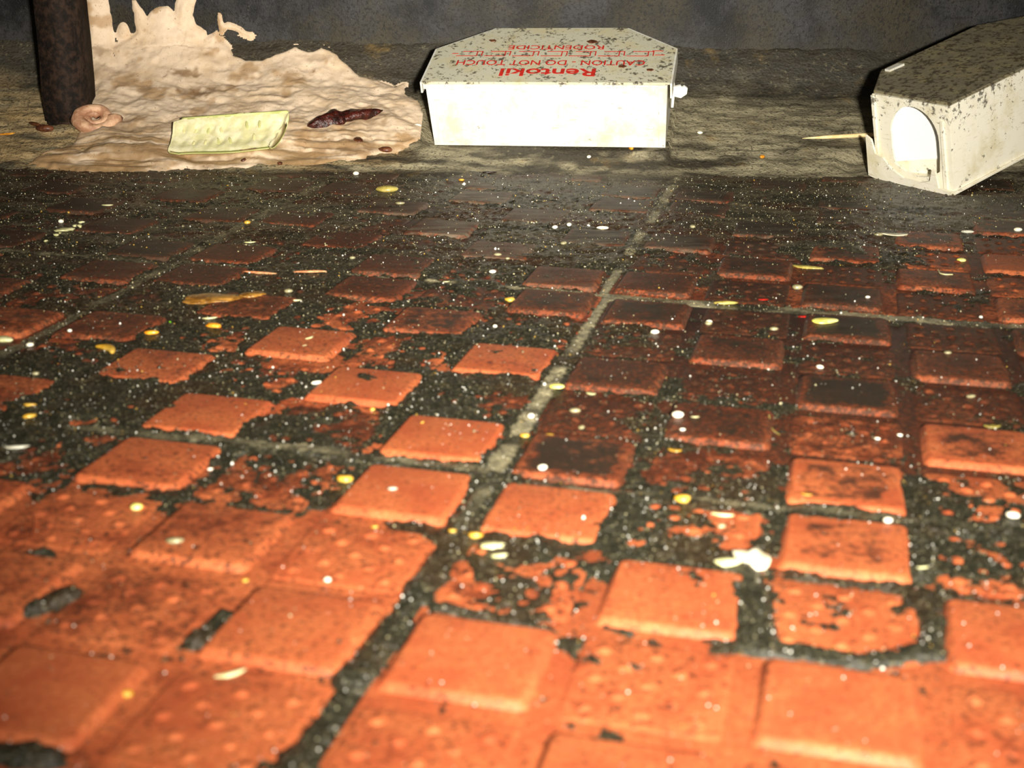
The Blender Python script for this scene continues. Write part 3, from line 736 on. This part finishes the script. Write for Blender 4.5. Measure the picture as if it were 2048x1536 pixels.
# dark clots of dirt stuck on the lid
for (cx_, cy_, r_) in ((.0171, .0411, .0026), (.0475, .0115, .0017), (-.031, .0425, .0018), (.0340, .0150, .0020)):
    v = []; q = random.Random(int(cx_ * 1e5))
    pts = [(cx_ + r_ * (0.6 + .6 * q.random()) * math.cos(a), cy_ + .6 * r_ * (0.6 + .6 * q.random()) * math.sin(a)) for a in np.linspace(0, 6.28, 12)[:-1]]
    prism('dirt_clot', pts, b['H'] - .0002, b['H'] + .0004, M['brown_bit'], lid)

# ------------------------------------------------------------------ second bait box, upside down, with the arched entrance
box2 = empty('bait_box', MW2)
tag(box2, 'upturned white bait box with arched entrance hole and grime-covered top', 'box')
H2 = B2['H']
body2 = shell('body', OUT2, [(x * .985, .001 + y * .985) for x, y in OUT2], .0012, H2 - .0012, .0009, M['card_dirty'], box2, skip=(5,))
prism('top_panel', [(x * .985, .0008 + y * .985) for x, y in OUT2], H2 - .0013, H2, M['card_grimy_top'], box2, bevel=.0004)['label'] = 'panel caked with grey-brown grime'
prism('lid', [(.0014, -.0014), (.0014, L2 + .001), (-e2, L2 + .001), (-B2['d2'] - .001, L2 - .022), (-B2['d2'] - .001, .022), (-e2 - .001, -.0014)], 0, .0012, M['card_dirty'], box2, bevel=.0003)
# end panel with arched hole (plane y = 0, u from the left corner to the near corner)
def end_poly(name, outer, hole, y0, y1, mat, parent, slant=0.0):
    bm = bmesh.new(); lay = []
    for yy in (y0, y1):
        o = [bm.verts.new((-e2 + u * e2, yy + slant * max(0, u - .16), v * H2)) for u, v in outer]; h = [bm.verts.new((-e2 + u * e2, yy, v * H2)) for u, v in hole]
        eds = [bm.edges.new((o[k], o[(k + 1) % len(o)])) for k in range(len(o))]
        if h: eds += [bm.edges.new((h[k], h[(k + 1) % len(h)])) for k in range(len(h))]
        bmesh.ops.triangle_fill(bm, use_beauty=True, use_dissolve=False, edges=eds); lay.append((o, h))
    for w_ in (0, 1):
        a, c_ = lay[0][w_], lay[1][w_]
        for k in range(len(a)): bm.faces.new((a[k], a[(k + 1) % len(a)], c_[(k + 1) % len(a)], c_[k]))
    bmesh.ops.recalc_face_normals(bm, faces=bm.faces[:])
    return link(name, bm_mesh(name, bm), mat, parent, smooth=False)
arch = [(.24, .20), (.22, .40), (.225, .55)] + [(.535 + .315 * math.cos(a), .56 + .34 * math.sin(a)) for a in np.linspace(math.pi * .97, 0, 18)] + [(.85, .40), (.835, .22), (.70, .13), (.54, .10), (.38, .13)]
endp = end_poly('end_panel', [(.0, .03), (1, .03), (.995, .97), (.012, .97)], arch, 0, .0011, M['card_dirty'], box2); endp['label'] = 'end panel with arched hole'
end_poly('hole_sill', [(.16, .05), (.97, .05), (.97, .36), (.16, .36)], [], .0036, .0042, M['card_dirty'], box2, .013)
end_poly('inner_panel', [(.16, .19), (.97, .30), (.98, .94), (.14, .94)], [], .0018, .0026, M['card_clean'], box2, .013)['label'] = 'clean white panel behind the hole'
end_poly('lid_flap', [(-.09, .02), (-.075, .50), (-.005, .46), (.035, .30), (.14, .27), (.24, .16), (.40, .085), (.62, .075), (.75, .12), (.79, .26), (.83, .24), (.86, .06), (1.01, .04), (1.01, 0), (0, 0)], [], -.0028, -.0018, M['card_dirty'], box2)
end_poly('fold_seam', [(.885, .04), (.93, .04), (.925, .80), (.895, .80)], [], -.0008, .0002, M['card_dirty'], endp)
end_poly('corner_fold', [(.0, .10), (.035, .10), (.045, .96), (.01, .96)], [], -.0010, .0002, M['card_dirty'], endp)
prism('stuck_scrap', [(-.056, .022), (-.053, .022), (-.0525, .031), (-.056, .030)], H2 - .0004, H2 + .0010, M['card_front'], box2)

# ------------------------------------------------------------------ small things
def lump(name, mat, dims, seed=0, noise=.15, sub=3, bend=0.0, taper=0.0, flat=0.0):
    bm = bmesh.new(); bmesh.ops.create_icosphere(bm, subdivisions=sub, radius=1)
    for v in bm.verts:
        c_ = v.co.copy()
        k = 1 + noise * 2 * (float(fbm(np.array([c_.x * 1.7 + seed * 3.1 + c_.z]), np.array([c_.y * 1.7 + c_.z * 1.3 + seed]), seed, 3)[0]) - .5)
        c_ *= k; c_.y *= 1 - taper * c_.x * .5
        p = Vector((c_.x * dims[0] / 2, c_.y * dims[1] / 2, c_.z * dims[2] / 2))
        p.y += bend * dims[0] * (c_.x ** 2 - .35)
        v.co = p
    return bm_mesh(name, bm)

def flake(name, dims, seed=0, curl=.25):
    """thin chip: irregular outline, curled, with thickness"""
    q = random.Random(seed); n = 14; V, F = [], []
    rad = [0.75 + .3 * q.random() for _ in range(n)]
    for side in (0, 1):
        for ring in (0.0, .5, 1.0):
            for k in range(n if ring else 1):
                a = 2 * math.pi * k / n; x, y = ring * rad[k] * math.cos(a), ring * rad[k] * math.sin(a)
                z = curl * dims[1] * (x * x * .6 + y * y * .4) + (dims[2] if side else 0) * (1 - .5 * ring)
                V.append((x * dims[0] / 2, y * dims[1] / 2, z))
    m_ = 1 + 2 * n
    for s_ in (0, 1):
        o = s_ * m_
        for k in range(n):
            j = (k + 1) % n; t3 = (o, o + 1 + k, o + 1 + j); q4 = (o + 1 + k, o + 1 + n + k, o + 1 + n + j, o + 1 + j)
            F.append(t3 if s_ else t3[::-1]); F.append(q4 if s_ else q4[::-1])
    for k in range(n):
        j = (k + 1) % n; F.append((1 + n + k, 1 + n + j, m_ + 1 + n + j, m_ + 1 + n + k))
    return mesh_from(name, V, F)

def put(name, me, mat, px, py, label, cat, group=None, rz=0, rx=0, where='floor', sink=.15, lift=0.0):
    P = on_ramp(px, py) if where == 'cove' else on_floor(px, py, -0.0006)
    R_ = Matrix.Rotation(rz, 4, 'Z') @ Matrix.Rotation(rx, 4, 'X')
    co = np.array([R_ @ v.co for v in me.vertices]); lo_, hi_ = co[:, 2].min(), co[:, 2].max()
    if where == 'cove':
        z = float(cove_z(np.array([P[0]]), np.array([P[1]]))[0])
    else: z = surf(P[0], P[1])
    mw = Matrix.Translation((P[0], P[1], z - lo_ - sink * (hi_ - lo_) + lift)) @ R_
    o = link(name, me, M[mat], None); o.matrix_world = mw
    return tag(o, label, cat, group)

def place_words(px, py):
    P = on_floor(px, py, -0.0006); zz, z0, tile, _ = grime_z(np.array([P[0]]), np.array([P[1]]))
    if tile[0] < .5: return 'in a joint between red tiles'
    if zz[0] > z0[0]: return 'stuck in wet black grime'
    return 'on top of a raised red stud' if z0[0] > -.0005 else 'on a dotted part of a red tile'

def words(L, asp):
    return ('tiny' if L < .0028 else 'small' if L < .0048 else 'large') + (' round' if asp > .72 else ' long' if asp < .5 else ' oval')

def mm(px, py, n):                      # pixel length to metres at a floor spot
    return float(np.linalg.norm(on_floor(px + n, py) - on_floor(px, py)))

G1 = 'pale grains scattered over the tiles'
grains = [(1355, 838, 24, .7, 0), (2025, 1035, 28, .6, -.4), (1775, 1048, 20, .7, 0), (1085, 943, 20, .7, .3), (655, 1157, 15, .8, 0), (712, 352, 13, .8, 0), (985, 547, 15, .6, .2), (1640, 733, 16, .6, -.6),
          (1310, 664, 18, .6, 0), (1418, 645, 14, .9, 0), (633, 770, 22, .4, .5), (122, 443, 12, .9, 0), (1110, 456, 12, .8, .4), (1138, 456, 12, .8, 1.2), (1205, 459, 26, .35, 0), (2035, 465, 18, .6, 0),
          (1400, 262, 0, 0, 0), (520, 893, 0, 0, 0), (420, 933, 12, .5, .3), (1735, 599, 10, .6, 0), (1508, 1060, 0, 0, 0), (1062, 832, 14, .9, 0), (1962, 632, 8, .9, 0), (60, 690, 16, .7, .3), (140, 667, 10, .8, 0), (990, 655, 9, .9, 0), (1690, 852, 0, 0, 0), (1800, 866, 12, .6, 0), (1365, 865, 12, .5, 0), (1755, 875, 12, .5, -.3)]
for k, (x, y, s, asp, rz) in enumerate(grains):
    if not s: continue
    L = mm(x, y, s)
    put('grain', lump('grain', None, (L, L * asp, L * asp * .8), 10 + k, .08, 2), 'rice', x, y, words(L, asp) + ' off-white grain ' + place_words(x, y), 'grain', G1, rz)
G2 = 'yellow crumbs scattered over the tiles'
for k, (x, y, s, asp, rz) in enumerate([(690, 957, 36, .6, -.1), (1365, 1005, 34, .7, .1), (1020, 598, 24, .6, .3), (60, 840, 30, .45, .6), (495, 449, 14, .8, 0), (255, 1382, 26, .8, -.8), (950, 1075, 32, .6, -.2), (905, 1072, 18, .5, 0),
                                        (1098, 868, 22, .6, 0), (1050, 868, 20, .6, .2), (60, 815, 30, .3, 0), (750, 1048, 16, .5, .4), (845, 850, 10, .45, 1.0), (745, 815, 12, .8, 0), (490, 1155, 16, .6, .2)]):
    L = mm(x, y, s)
    put('crumb', lump('crumb', None, (L, L * asp, L * asp * .7), 50 + k, .3, 2, bend=.12), 'yellow', x, y, words(L, asp) + ' yellow food crumb ' + place_words(x, y), 'crumb', G2, rz)
G3 = 'grey-green seeds scattered over the tiles'
for k, (x, y, s, asp, rz) in enumerate([(577, 583, 19, .75, 0), (705, 519, 13, .8, 0), (800, 411, 20, .5, 0), (1385, 457, 12, 1, 0), (1595, 573, 22, .8, 0), (1757, 472, 20, .6, .2), (1127, 490, 16, .7, .7), (995, 514, 17, .6, 0), (1015, 520, 10, .8, 0), (1417, 646, 15, .9, 0),
                                        (1150, 820, 24, .6, -.1), (1895, 711, 16, .6, 0), (1942, 791, 22, .5, .3), (1163, 853, 16, .7, .9), (1548, 657, 18, .7, 0), (490, 798, 30, .4, 0), (72, 753, 16, .8, 0), (1443, 1050, 18, .8, 0), (350, 1090, 38, .5, .1)]):
    L = mm(x, y, s)
    put('seed', lump('seed', None, (L, L * asp, L * asp * .6), 90 + k, .12, 2), 'grey_seed', x, y, words(L, asp) + ' dull grey-green seed ' + place_words(x, y), 'seed', G3, rz)
G4 = 'pale slivers scattered over the tiles'
for k, (x, y, s, rz) in enumerate([(215, 414, 26, .1), (590, 602, 28, 0), (420, 637, 34, .35), (1200, 452, 0, 0), (500, 486, 26, .2), (1445, 603, 0, 0), (460, 1342, 72, .5), (30, 893, 60, .15), (1445, 1027, 50, -.25), (1845, 1142, 30, .2), (620, 680, 26, 1.0), (610, 695, 12, .8), (893, 562, 16, .2), (1390, 839, 18, .1), (1085, 785, 0, 0)]):
    if not s: continue
    L = mm(x, y, s)
    put('sliver', lump('sliver', None, (L, L * .2, L * .12), 130 + k, .2, 2, bend=.1), ('clear' if L > .006 and y > 880 else 'pale_crumb'), x, y, ('short' if L < .005 else 'long') + ' thin pale sliver of straw ' + place_words(x, y), 'sliver', G4, rz)

def one(name, x, y, s, asp, hgt, mat, label, cat, rz=0, noise=.2, bend=0, taper=0, kind='lump', curl=.25, where='floor', rx=0, seed=1, sub=3, sink=.15):
    L = mm(x, y, s) if where == 'floor' else s * .668 / FPX
    me = lump(name, None, (L, L * asp, L * hgt), seed, noise, sub, bend, taper) if kind == 'lump' else flake(name, (L, L * asp, L * hgt), seed, curl)
    return put(name, me, mat, x, y, label, cat, None, rz, rx, where, sink)
one('peel', 215, 699, 64, .3, .22, 'yellow', 'curved yellow peel broken in two on black grime', 'peel', -.75, .1, bend=-.18, seed=3)
one('orange_rind', 303, 671, 30, .45, .3, 'orange', 'small orange rind beside the curved yellow peel', 'rind', .1, .12, seed=4)
one('corn_kernel', 428, 656, 31, .6, .35, 'orange', 'plump orange kernel below the brown food scrap', 'kernel', -.2, .25, seed=5)
one('soggy_crumb', 985, 1092, 46, .6, .2, 'pale_crumb', 'soggy cream crumb in the grime by the tile joint', 'crumb', .1, .45, seed=35)
one('soggy_crumb', 1000, 1112, 34, .35, .2, 'pale_crumb', 'thin soggy scrap beside the soggy cream crumb', 'crumb', .3, .45, seed=36)
one('food_scrap', 425, 601, 118, .55, .12, 'brown_food', 'long flat brown scrap of wet food on the tiles', 'scrap', .15, .3, seed=6, sub=4)
one('food_scrap', 505, 596, 62, .5, .14, 'brown_food', 'small brown food scrap at the end of the long one', 'scrap', .2, .35, seed=7)
one('bean', 775, 386, 46, .55, .3, 'husk', 'tan bean lying near the foot of the cove', 'bean', .1, .1, seed=8)
one('shell_chip', 1503, 1121, 84, .72, .22, 'white_flake', 'large white curved chip stuck in black grime', 'chip', -.15, .2, kind='flake', curl=.35, seed=9, rx=.45)
one('white_crumb', 1455, 1130, 55, .5, .2, 'pale_crumb', 'soggy whitish crumb beside the large white chip', 'crumb', .1, .4, seed=10)
one('paper_flake', 1790, 473, 56, .5, .06, 'white_flake', 'torn white flake lying in front of the upturned box', 'flake', -.1, .3, kind='flake', curl=.2, seed=12)
one('melon_seed', 1650, 648, 56, .55, .15, 'pale_yellow', 'pale yellow seed with a pointed end on brown tiles', 'seed', .2, .08, taper=.5, seed=13)
one('yellow_seed', 1923, 520, 19, .8, .4, 'pale_yellow', 'small yellow-green seed beside a clean red tile', 'seed', 0, .1, seed=14)
one('yellow_ring', 1114, 774, 31, .75, .25, 'pale_yellow', 'round yellow seed beside the long tile joint', 'seed', 0, .08, seed=15)
one('leaf_scrap', 1182, 782, 24, .6, .08, 'pale_crumb', 'tiny pale leaf scrap beside the round yellow seed', 'leaf', -.4, kind='flake', curl=.3, seed=16)
one('husk', 1452, 604, 48, .3, .15, 'husk', 'yellow-brown husk lying on a horizontal tile joint', 'husk', .05, .2, seed=17)
one('husk', 1615, 532, 66, .28, .08, 'husk', 'long brown husk with a ragged end on brown tiles', 'husk', -.35, .35, seed=18, sub=4)
one('bread_crumb', 273, 1014, 25, .8, .55, 'pale_yellow', 'plump creamy crumb on a clean orange tile', 'crumb', 0, .12, seed=19)
one('leaf_scrap', 1985, 850, 36, .55, .06, 'husk', 'pale dry leaf scrap above a raised red stud', 'leaf', .1, kind='flake', curl=.3, seed=20)
one('yellow_flake', 1350, 900, 32, .5, .06, 'yellow', 'bright yellow flake on a blackened tile', 'flake', -.3, kind='flake', curl=.35, seed=21)
one('yellow_flake', 1612, 994, 24, .5, .06, 'yellow', 'tiny yellow flake on a raised red stud', 'flake', -.3, kind='flake', curl=.2, seed=22)
one('grey_pebble', 785, 984, 20, .5, .3, 'clear', 'tiny grey pebble on a clean raised stud', 'pebble', .1, .15, seed=23)
one('pale_stone', 8, 677, 40, .7, .3, 'pale_crumb', 'pale pointed stone in grime near the curved peel', 'stone', -.2, .15, taper=.6, seed=24)
one('green_shred', 340, 643, 10, .4, .3, 'green_bit', 'tiny bright green shred among the crumbs', 'shred', -.8, .1, seed=25, sub=2)
one('red_shred', 1610, 629, 26, .35, .12, 'red_bit', 'small red shred above the pale yellow seed', 'shred', .1, .3, seed=26)
one('red_shred', 1527, 597, 20, .4, .12, 'red_bit', 'small red shred on the tile joint', 'shred', .1, .3, seed=27)
one('glass_tube', 1935, 463, 26, .28, .25, 'clear', 'short clear tube lying in front of the upturned box', 'tube', -.1, .03, seed=28)
one('black_chip', 1195, 345, 42, .4, .12, 'black_bit', 'thin black chip lying below the printed box', 'chip', -.1, .4, seed=29)
one('black_chip', 979, 349, 28, .35, .15, 'black_bit', 'small black chip on dusty tiles below the printed box', 'chip', .1, .25, seed=30)
one('wood_splinter', 620, 546, 66, .1, .08, 'splinter', 'pinkish wood splinter lying by the long grout line', 'splinter', .12, .3, seed=31, sub=4)
one('wood_splinter', 520, 548, 74, .08, .06, 'splinter', 'longer frayed wood splinter beside the pinkish one', 'splinter', -.2, .35, seed=32, sub=4)
one('orange_bit', 923, 362, 12, .7, .4, 'orange', 'tiny orange bit on dusty tiles near the black chip', 'crumb', 0, .1, seed=33, sub=2)
one('crumb_pile', 130, 461, 40, .5, .14, 'pale_crumb', 'largest of the yellowish flaky crumbs in a line', 'crumb', .5, .45, seed=34, sub=4)
for k, (x, y, s) in enumerate([(163, 443, 14), (150, 451, 14), (160, 457, 16), (112, 472, 12), (92, 483, 10), (120, 466, 10)]):
    one('flaky_crumb', x, y, s, .6, .4, 'pale_crumb', 'small flaky crumb in the broken line of crumbs', 'crumb', k, .4, seed=40 + k, sub=2)['group'] = 'broken line of flaky crumbs'

def thread(name, pts, r, mat, label):
    cu = bpy.data.curves.new(name, 'CURVE'); cu.dimensions = '3D'; cu.bevel_depth = r; cu.bevel_resolution = 1; cu.resolution_u = 6
    sp = cu.splines.new('BEZIER'); sp.bezier_points.add(len(pts) - 1)
    for bp, (x, y) in zip(sp.bezier_points, pts):
        P = on_floor(x, y, -.0003); bp.co = (P[0], P[1], surf(P[0], P[1]) + r); bp.handle_left_type = bp.handle_right_type = 'AUTO'
    o = bpy.data.objects.new(name, cu); COL.objects.link(o); bpy.context.view_layer.update()
    me = bpy.data.meshes.new_from_object(o.evaluated_get(bpy.context.evaluated_depsgraph_get())); bpy.data.objects.remove(o)
    me.materials.clear(); return tag(link(name, me, M[mat]), label, 'fibre')
thread('fibre', [(1876, 543), (1885, 551), (1905, 552)], .00022, 'pale_crumb', 'curled pale fibre on a dusty raised stud')
thread('fibre', [(1538, 833), (1545, 850), (1560, 862)], .0001, 'husk', 'fine tan fibre on blackened tiles')
thread('hair', [(52, 1005), (66, 1030), (64, 1055), (50, 1080)], .0001, 'black_bit', 'dark curved hair on an orange tile')

# toothpick: tapered stick lying on the cove, one end behind the upturned box
a_, b_ = on_ramp(1604, 280), on_ramp(1735, 271)
d_ = (b_ - a_) / np.linalg.norm(b_ - a_); b_ = a_ + d_ * .058
za, zb_ = [float(cove_z(np.array([p[0]]), np.array([p[1]]))[0]) for p in (a_, b_)]
bm = bmesh.new(); prev = None; NS = 10
prof = [(0, .0001), (.06, .0004), (.2, .0009), (.5, .00105), (.8, .0009), (.95, .0004), (1, .0001)]
for tq, r_ in prof:
    ring = [bm.verts.new((tq * .058, r_ * math.cos(2 * math.pi * k / NS), r_ * math.sin(2 * math.pi * k / NS))) for k in range(NS)]
    if prev:
        for k in range(NS): bm.faces.new((prev[k], prev[(k + 1) % NS], ring[(k + 1) % NS], ring[k]))
    else: bm.faces.new(ring[::-1])
    prev = ring
bm.faces.new(prev)
A_, B_ = Vector((a_[0], a_[1], za + .0022)), Vector((b_[0], b_[1], max(zb_, za) + .0014))
q_ = (B_ - A_).to_track_quat('X', 'Z').to_matrix().to_4x4()
tp = link('toothpick', bm_mesh('toothpick', bm), M['wood']); tp.matrix_world = Matrix.Translation(A_) @ q_
tag(tp, 'wooden toothpick lying on the cove beside the upturned box', 'toothpick')

# cucumber piece: quarter of a cucumber lying on its side with the seed core towards us
def cucumber():
    P = on_ramp(458, 312); z = float(cove_z(np.array([P[0]]), np.array([P[1]]))[0])
    mw = Matrix.Translation((P[0], P[1], z + .0005)) @ Matrix.Rotation(.04, 4, 'Z') @ Matrix.Rotation(math.radians(-4), 4, 'Y') @ Matrix.Rotation(math.radians(46), 4, 'X')
    root = empty('cucumber_piece', mw); tag(root, 'pale green cucumber piece lying cut side out on the cove', 'cucumber')
    L, W, T = .0515, .0195, .0075
    nx, nw = 40, 14
    def sheet(z_of, w0=-1.0, w1=1.0, end=1.0):
        V, F = [], []
        for i in range(nx + 1):
            s = i / nx; x = (s - .5) * L * end
            for j in range(nw + 1):
                v = w0 + (w1 - w0) * j / nw
                skew = .0035 * v + .0012 * math.sin(i * 1.7) * (1 if i in (0, nx) else 0)
                wd = W / 2 * (1 - .05 * math.sin(s * 7 + .5)) * (1 - .16 * max(0, 1 - s / .10) - .05 * max(0, 1 - (1 - s) / .05))
                V.append((x + skew * (.3 + s), v * wd + W / 2, z_of(s, v)))
        for i in range(nx):
            for j in range(nw):
                a = i * (nw + 1) + j; F.append((a, a + nw + 1, a + nw + 2, a + 1))
        return V, F
    def cut(s, v):      # cut face: hollow core with ridges where seeds sat
        rid = math.sin(s * 2 * math.pi * 8.0)
        core = math.exp(-((abs(v) - .38) / .2) ** 2)
        return T - .0016 * math.exp(-(v / .62) ** 4) + .0006 * rid * core * (.5 + float(vnoise(np.array([s * 9]), np.array([v * 2]), 8)[0])) + .0004 * (float(vnoise(np.array([s * 30]), np.array([v * 6]), 3)[0]) - .5)
    def back(s, v): return T * .98 - (T * .95) * math.sqrt(max(0, 1 - v * v * .97))
    Vt, Ft = sheet(cut); Vb, Fb = sheet(back); o = len(Vt)
    V = Vt + Vb; F = Ft + [tuple(o + k for k in f[::-1]) for f in Fb]
    def rim(seq):
        for p, q in zip(seq[:-1], seq[1:]): F.append((p, o + p, o + q, q))
    rim([j for j in range(nw + 1)]); rim([nx * (nw + 1) + nw - j for j in range(nw + 1)])
    flesh = link('flesh', mesh_from('flesh', V, F), M['cucumber_flesh'], root)
    Vr, Fr = sheet(lambda s, v: back(s, v) - .0006, -1.0, 1.0, 1.004); Vr2, Fr2 = sheet(lambda s, v: back(s, v) + .0002, -1.0, 1.0, 1.004); o = len(Vr)
    F = [f[::-1] for f in Fr] + [tuple(o + k for k in f) for f in Fr2]
    for i in range(nx):
        for j in (0, nw):
            a = i * (nw + 1) + j; b2 = a + nw + 1; F.append((a, b2, o + b2, o + a) if j else (b2, a, o + a, o + b2))
    for i in (0, nx):
        for j in range(nw):
            a = i * (nw + 1) + j; F.append((a, a + 1, o + a + 1, o + a))
    # a raised lip of skin along the upper edge
    link('rind', mesh_from('rind', Vr + Vr2, F), M['cucumber_rind'], root)['label'] = 'green rind along the back'
    def rim_strip():
        bm = bmesh.new()
        bmesh.ops.create_cube(bm, size=1)
        for v in bm.verts: v.co = Vector((v.co.x * L * .97 + .004, v.co.y * .0016 + W * .985, v.co.z * .0022 + T * .93))
        bmesh.ops.bevel(bm, geom=bm.edges[:], offset=.0006, segments=2, affect='EDGES'); return bm_mesh('rind_edge', bm)
    link('rind_edge', rim_strip(), M['cucumber_rind'], root)
    core = []
    sm = lump('seed', None, (.0046, .0015, .0008), 5, .05, 2); sm.materials.append(M['cucumber_seed'])
    sm2 = sm.copy(); sm2.materials.clear(); sm2.materials.append(M['cucumber_core'])
    q = random.Random(8)
    for k in range(8):
        for v in (-.42 + q.uniform(-.12, .1), .30 + q.uniform(-.1, .14)):
            if q.random() < .3: continue
            s = (k + .5 + q.uniform(-.15, .15)) / 8 * .9 + .05
            o_ = link('seed', sm if q.random() < .5 else sm2, None, flesh)
            o_.location = ((s - .5) * L + .0035 * v * (.3 + s), v * W / 2 + W / 2, cut(s, v) + .0001); o_.rotation_euler = (0, 0, math.pi / 2 + q.uniform(-.3, .3))
cucumber()

# dark wrinkled pod
P = on_ramp(690, 250); z = float(cove_z(np.array([P[0]]), np.array([P[1]]))[0])
bm = bmesh.new(); NSEG, NR = 46, 14; rows = []
for i in range(NSEG + 1):
    s = i / NSEG; r_ = .0062 * (math.sin(math.pi * min(1, s * 1.02)) ** .55 + .02) * (1 - .45 * s) * (1 - .25 * math.exp(-((s - .5) / .05) ** 2)) + .0003
    cx_ = (s - .5) * .038; cyy = .0016 * math.sin(s * 5); row = []
    for k in range(NR):
        a = 2 * math.pi * k / NR; w_ = 1 + .18 * math.sin(3 * a + s * 9) + .3 * (float(vnoise(np.array([s * 22]), np.array([k * .9]), 5)[0]) - .5)
        row.append(bm.verts.new((cx_, cyy + r_ * w_ * math.cos(a), r_ * .75 * w_ * math.sin(a))))
    rows.append(row)
for i in range(NSEG):
    for k in range(NR): bm.faces.new((rows[i][k], rows[i][(k + 1) % NR], rows[i + 1][(k + 1) % NR], rows[i + 1][k]))
bm.faces.new(rows[0][::-1]); bm.faces.new(rows[-1]); bmesh.ops.recalc_face_normals(bm, faces=bm.faces[:])
pd = link('dried_pod', bm_mesh('dried_pod', bm), M['pod_skin'])
pd.matrix_world = Matrix.Translation((P[0], P[1], z + .0032)) @ Matrix.Rotation(.40, 4, 'Z') @ Matrix.Rotation(-.16, 4, 'Y')
tag(pd, 'dark brown wrinkled dried pod lying on the plastered cove', 'pod')

# curled round lump at the foot of the post: flat spiral
bm = bmesh.new(); rows = []; NSEG, NR = 70, 10
for i in range(NSEG + 1):
    s = i / NSEG; ang = s * 2 * math.pi * 1.9 + .6; R_ = .0020 + .0062 * s; r_ = .0016 + .0020 * s
    row = []
    for k in range(NR):
        a = 2 * math.pi * k / NR; n_ = 1 + .35 * (float(vnoise(np.array([s * 16]), np.array([k * .8]), 9)[0]) - .5)
        rr = R_ + r_ * n_ * math.cos(a); row.append(bm.verts.new((rr * math.cos(ang) * 1.1, rr * math.sin(ang) * .85, r_ * 1.1 * n_ * math.sin(a))))
    rows.append(row)
for i in range(NSEG):
    for k in range(NR): bm.faces.new((rows[i][k], rows[i][(k + 1) % NR], rows[i + 1][(k + 1) % NR], rows[i + 1][k]))
bm.faces.new(rows[0][::-1]); bm.faces.new(rows[-1]); bmesh.ops.recalc_face_normals(bm, faces=bm.faces[:])
me = bm_mesh('curled_lump', bm)
put('curled_lump', me, 'pink_plaster', 190, 252, 'round pinkish curled lump at the foot of the dark post', 'lump', None, .3, math.radians(48), 'cove', .2)

# stalk with a seed left of the post, bits of debris on the cove
one('stalk', 70, 248, 44, .16, .2, 'brown_bit', 'thin brown stalk leaning left of the dark post', 'stalk', -.7, .2, where='cove', seed=61, sink=.05)
one('brown_seed', 90, 258, 34, .5, .45, 'brown_bit', 'brown oval seed at the foot of the stalk', 'seed', .1, .15, where='cove', seed=62)
one('straw', 22, 262, 60, .07, .06, 'orange', 'thin orange straw lying on the dirty cove', 'straw', .6, .1, where='cove', seed=63)
for k, (x, y, s) in enumerate([(310, 298, 22), (490, 322, 20), (715, 285, 36), (298, 272, 18), (640, 262, 20), (560, 330, 16), (770, 298, 30), (350, 160, 30), (385, 195, 26), (400, 165, 20)]):
    if y > 230:
        one('brown_clod', x, y, s, .6, .4, 'brown_bit', 'small brown clod of dirt on the plastered cove', 'clod', k, .35, where='cove', seed=70 + k, sub=2)['group'] = 'brown clods on the cove'
for k, (x, y, s, mt) in enumerate([(1400, 262, 12, 'rice'), (1178, 314, 12, 'rice'), (1262, 306, 14, 'orange'), (835, 250, 16, 'rice'), (1525, 305, 14, 'orange')]):
    if mt == 'rice': one('white_speck', x, y, s, .6, .5, 'rice', 'small white speck on the dirty cove', 'speck', k, .2, where='cove', seed=90 + k, sub=2)['group'] = 'white specks on the cove'
    else: one('orange_speck', x, y, s, .6, .5, 'orange', 'small orange speck on the dirty cove', 'speck', k, .2, where='cove', seed=90 + k, sub=2)['group'] = 'orange specks on the cove'
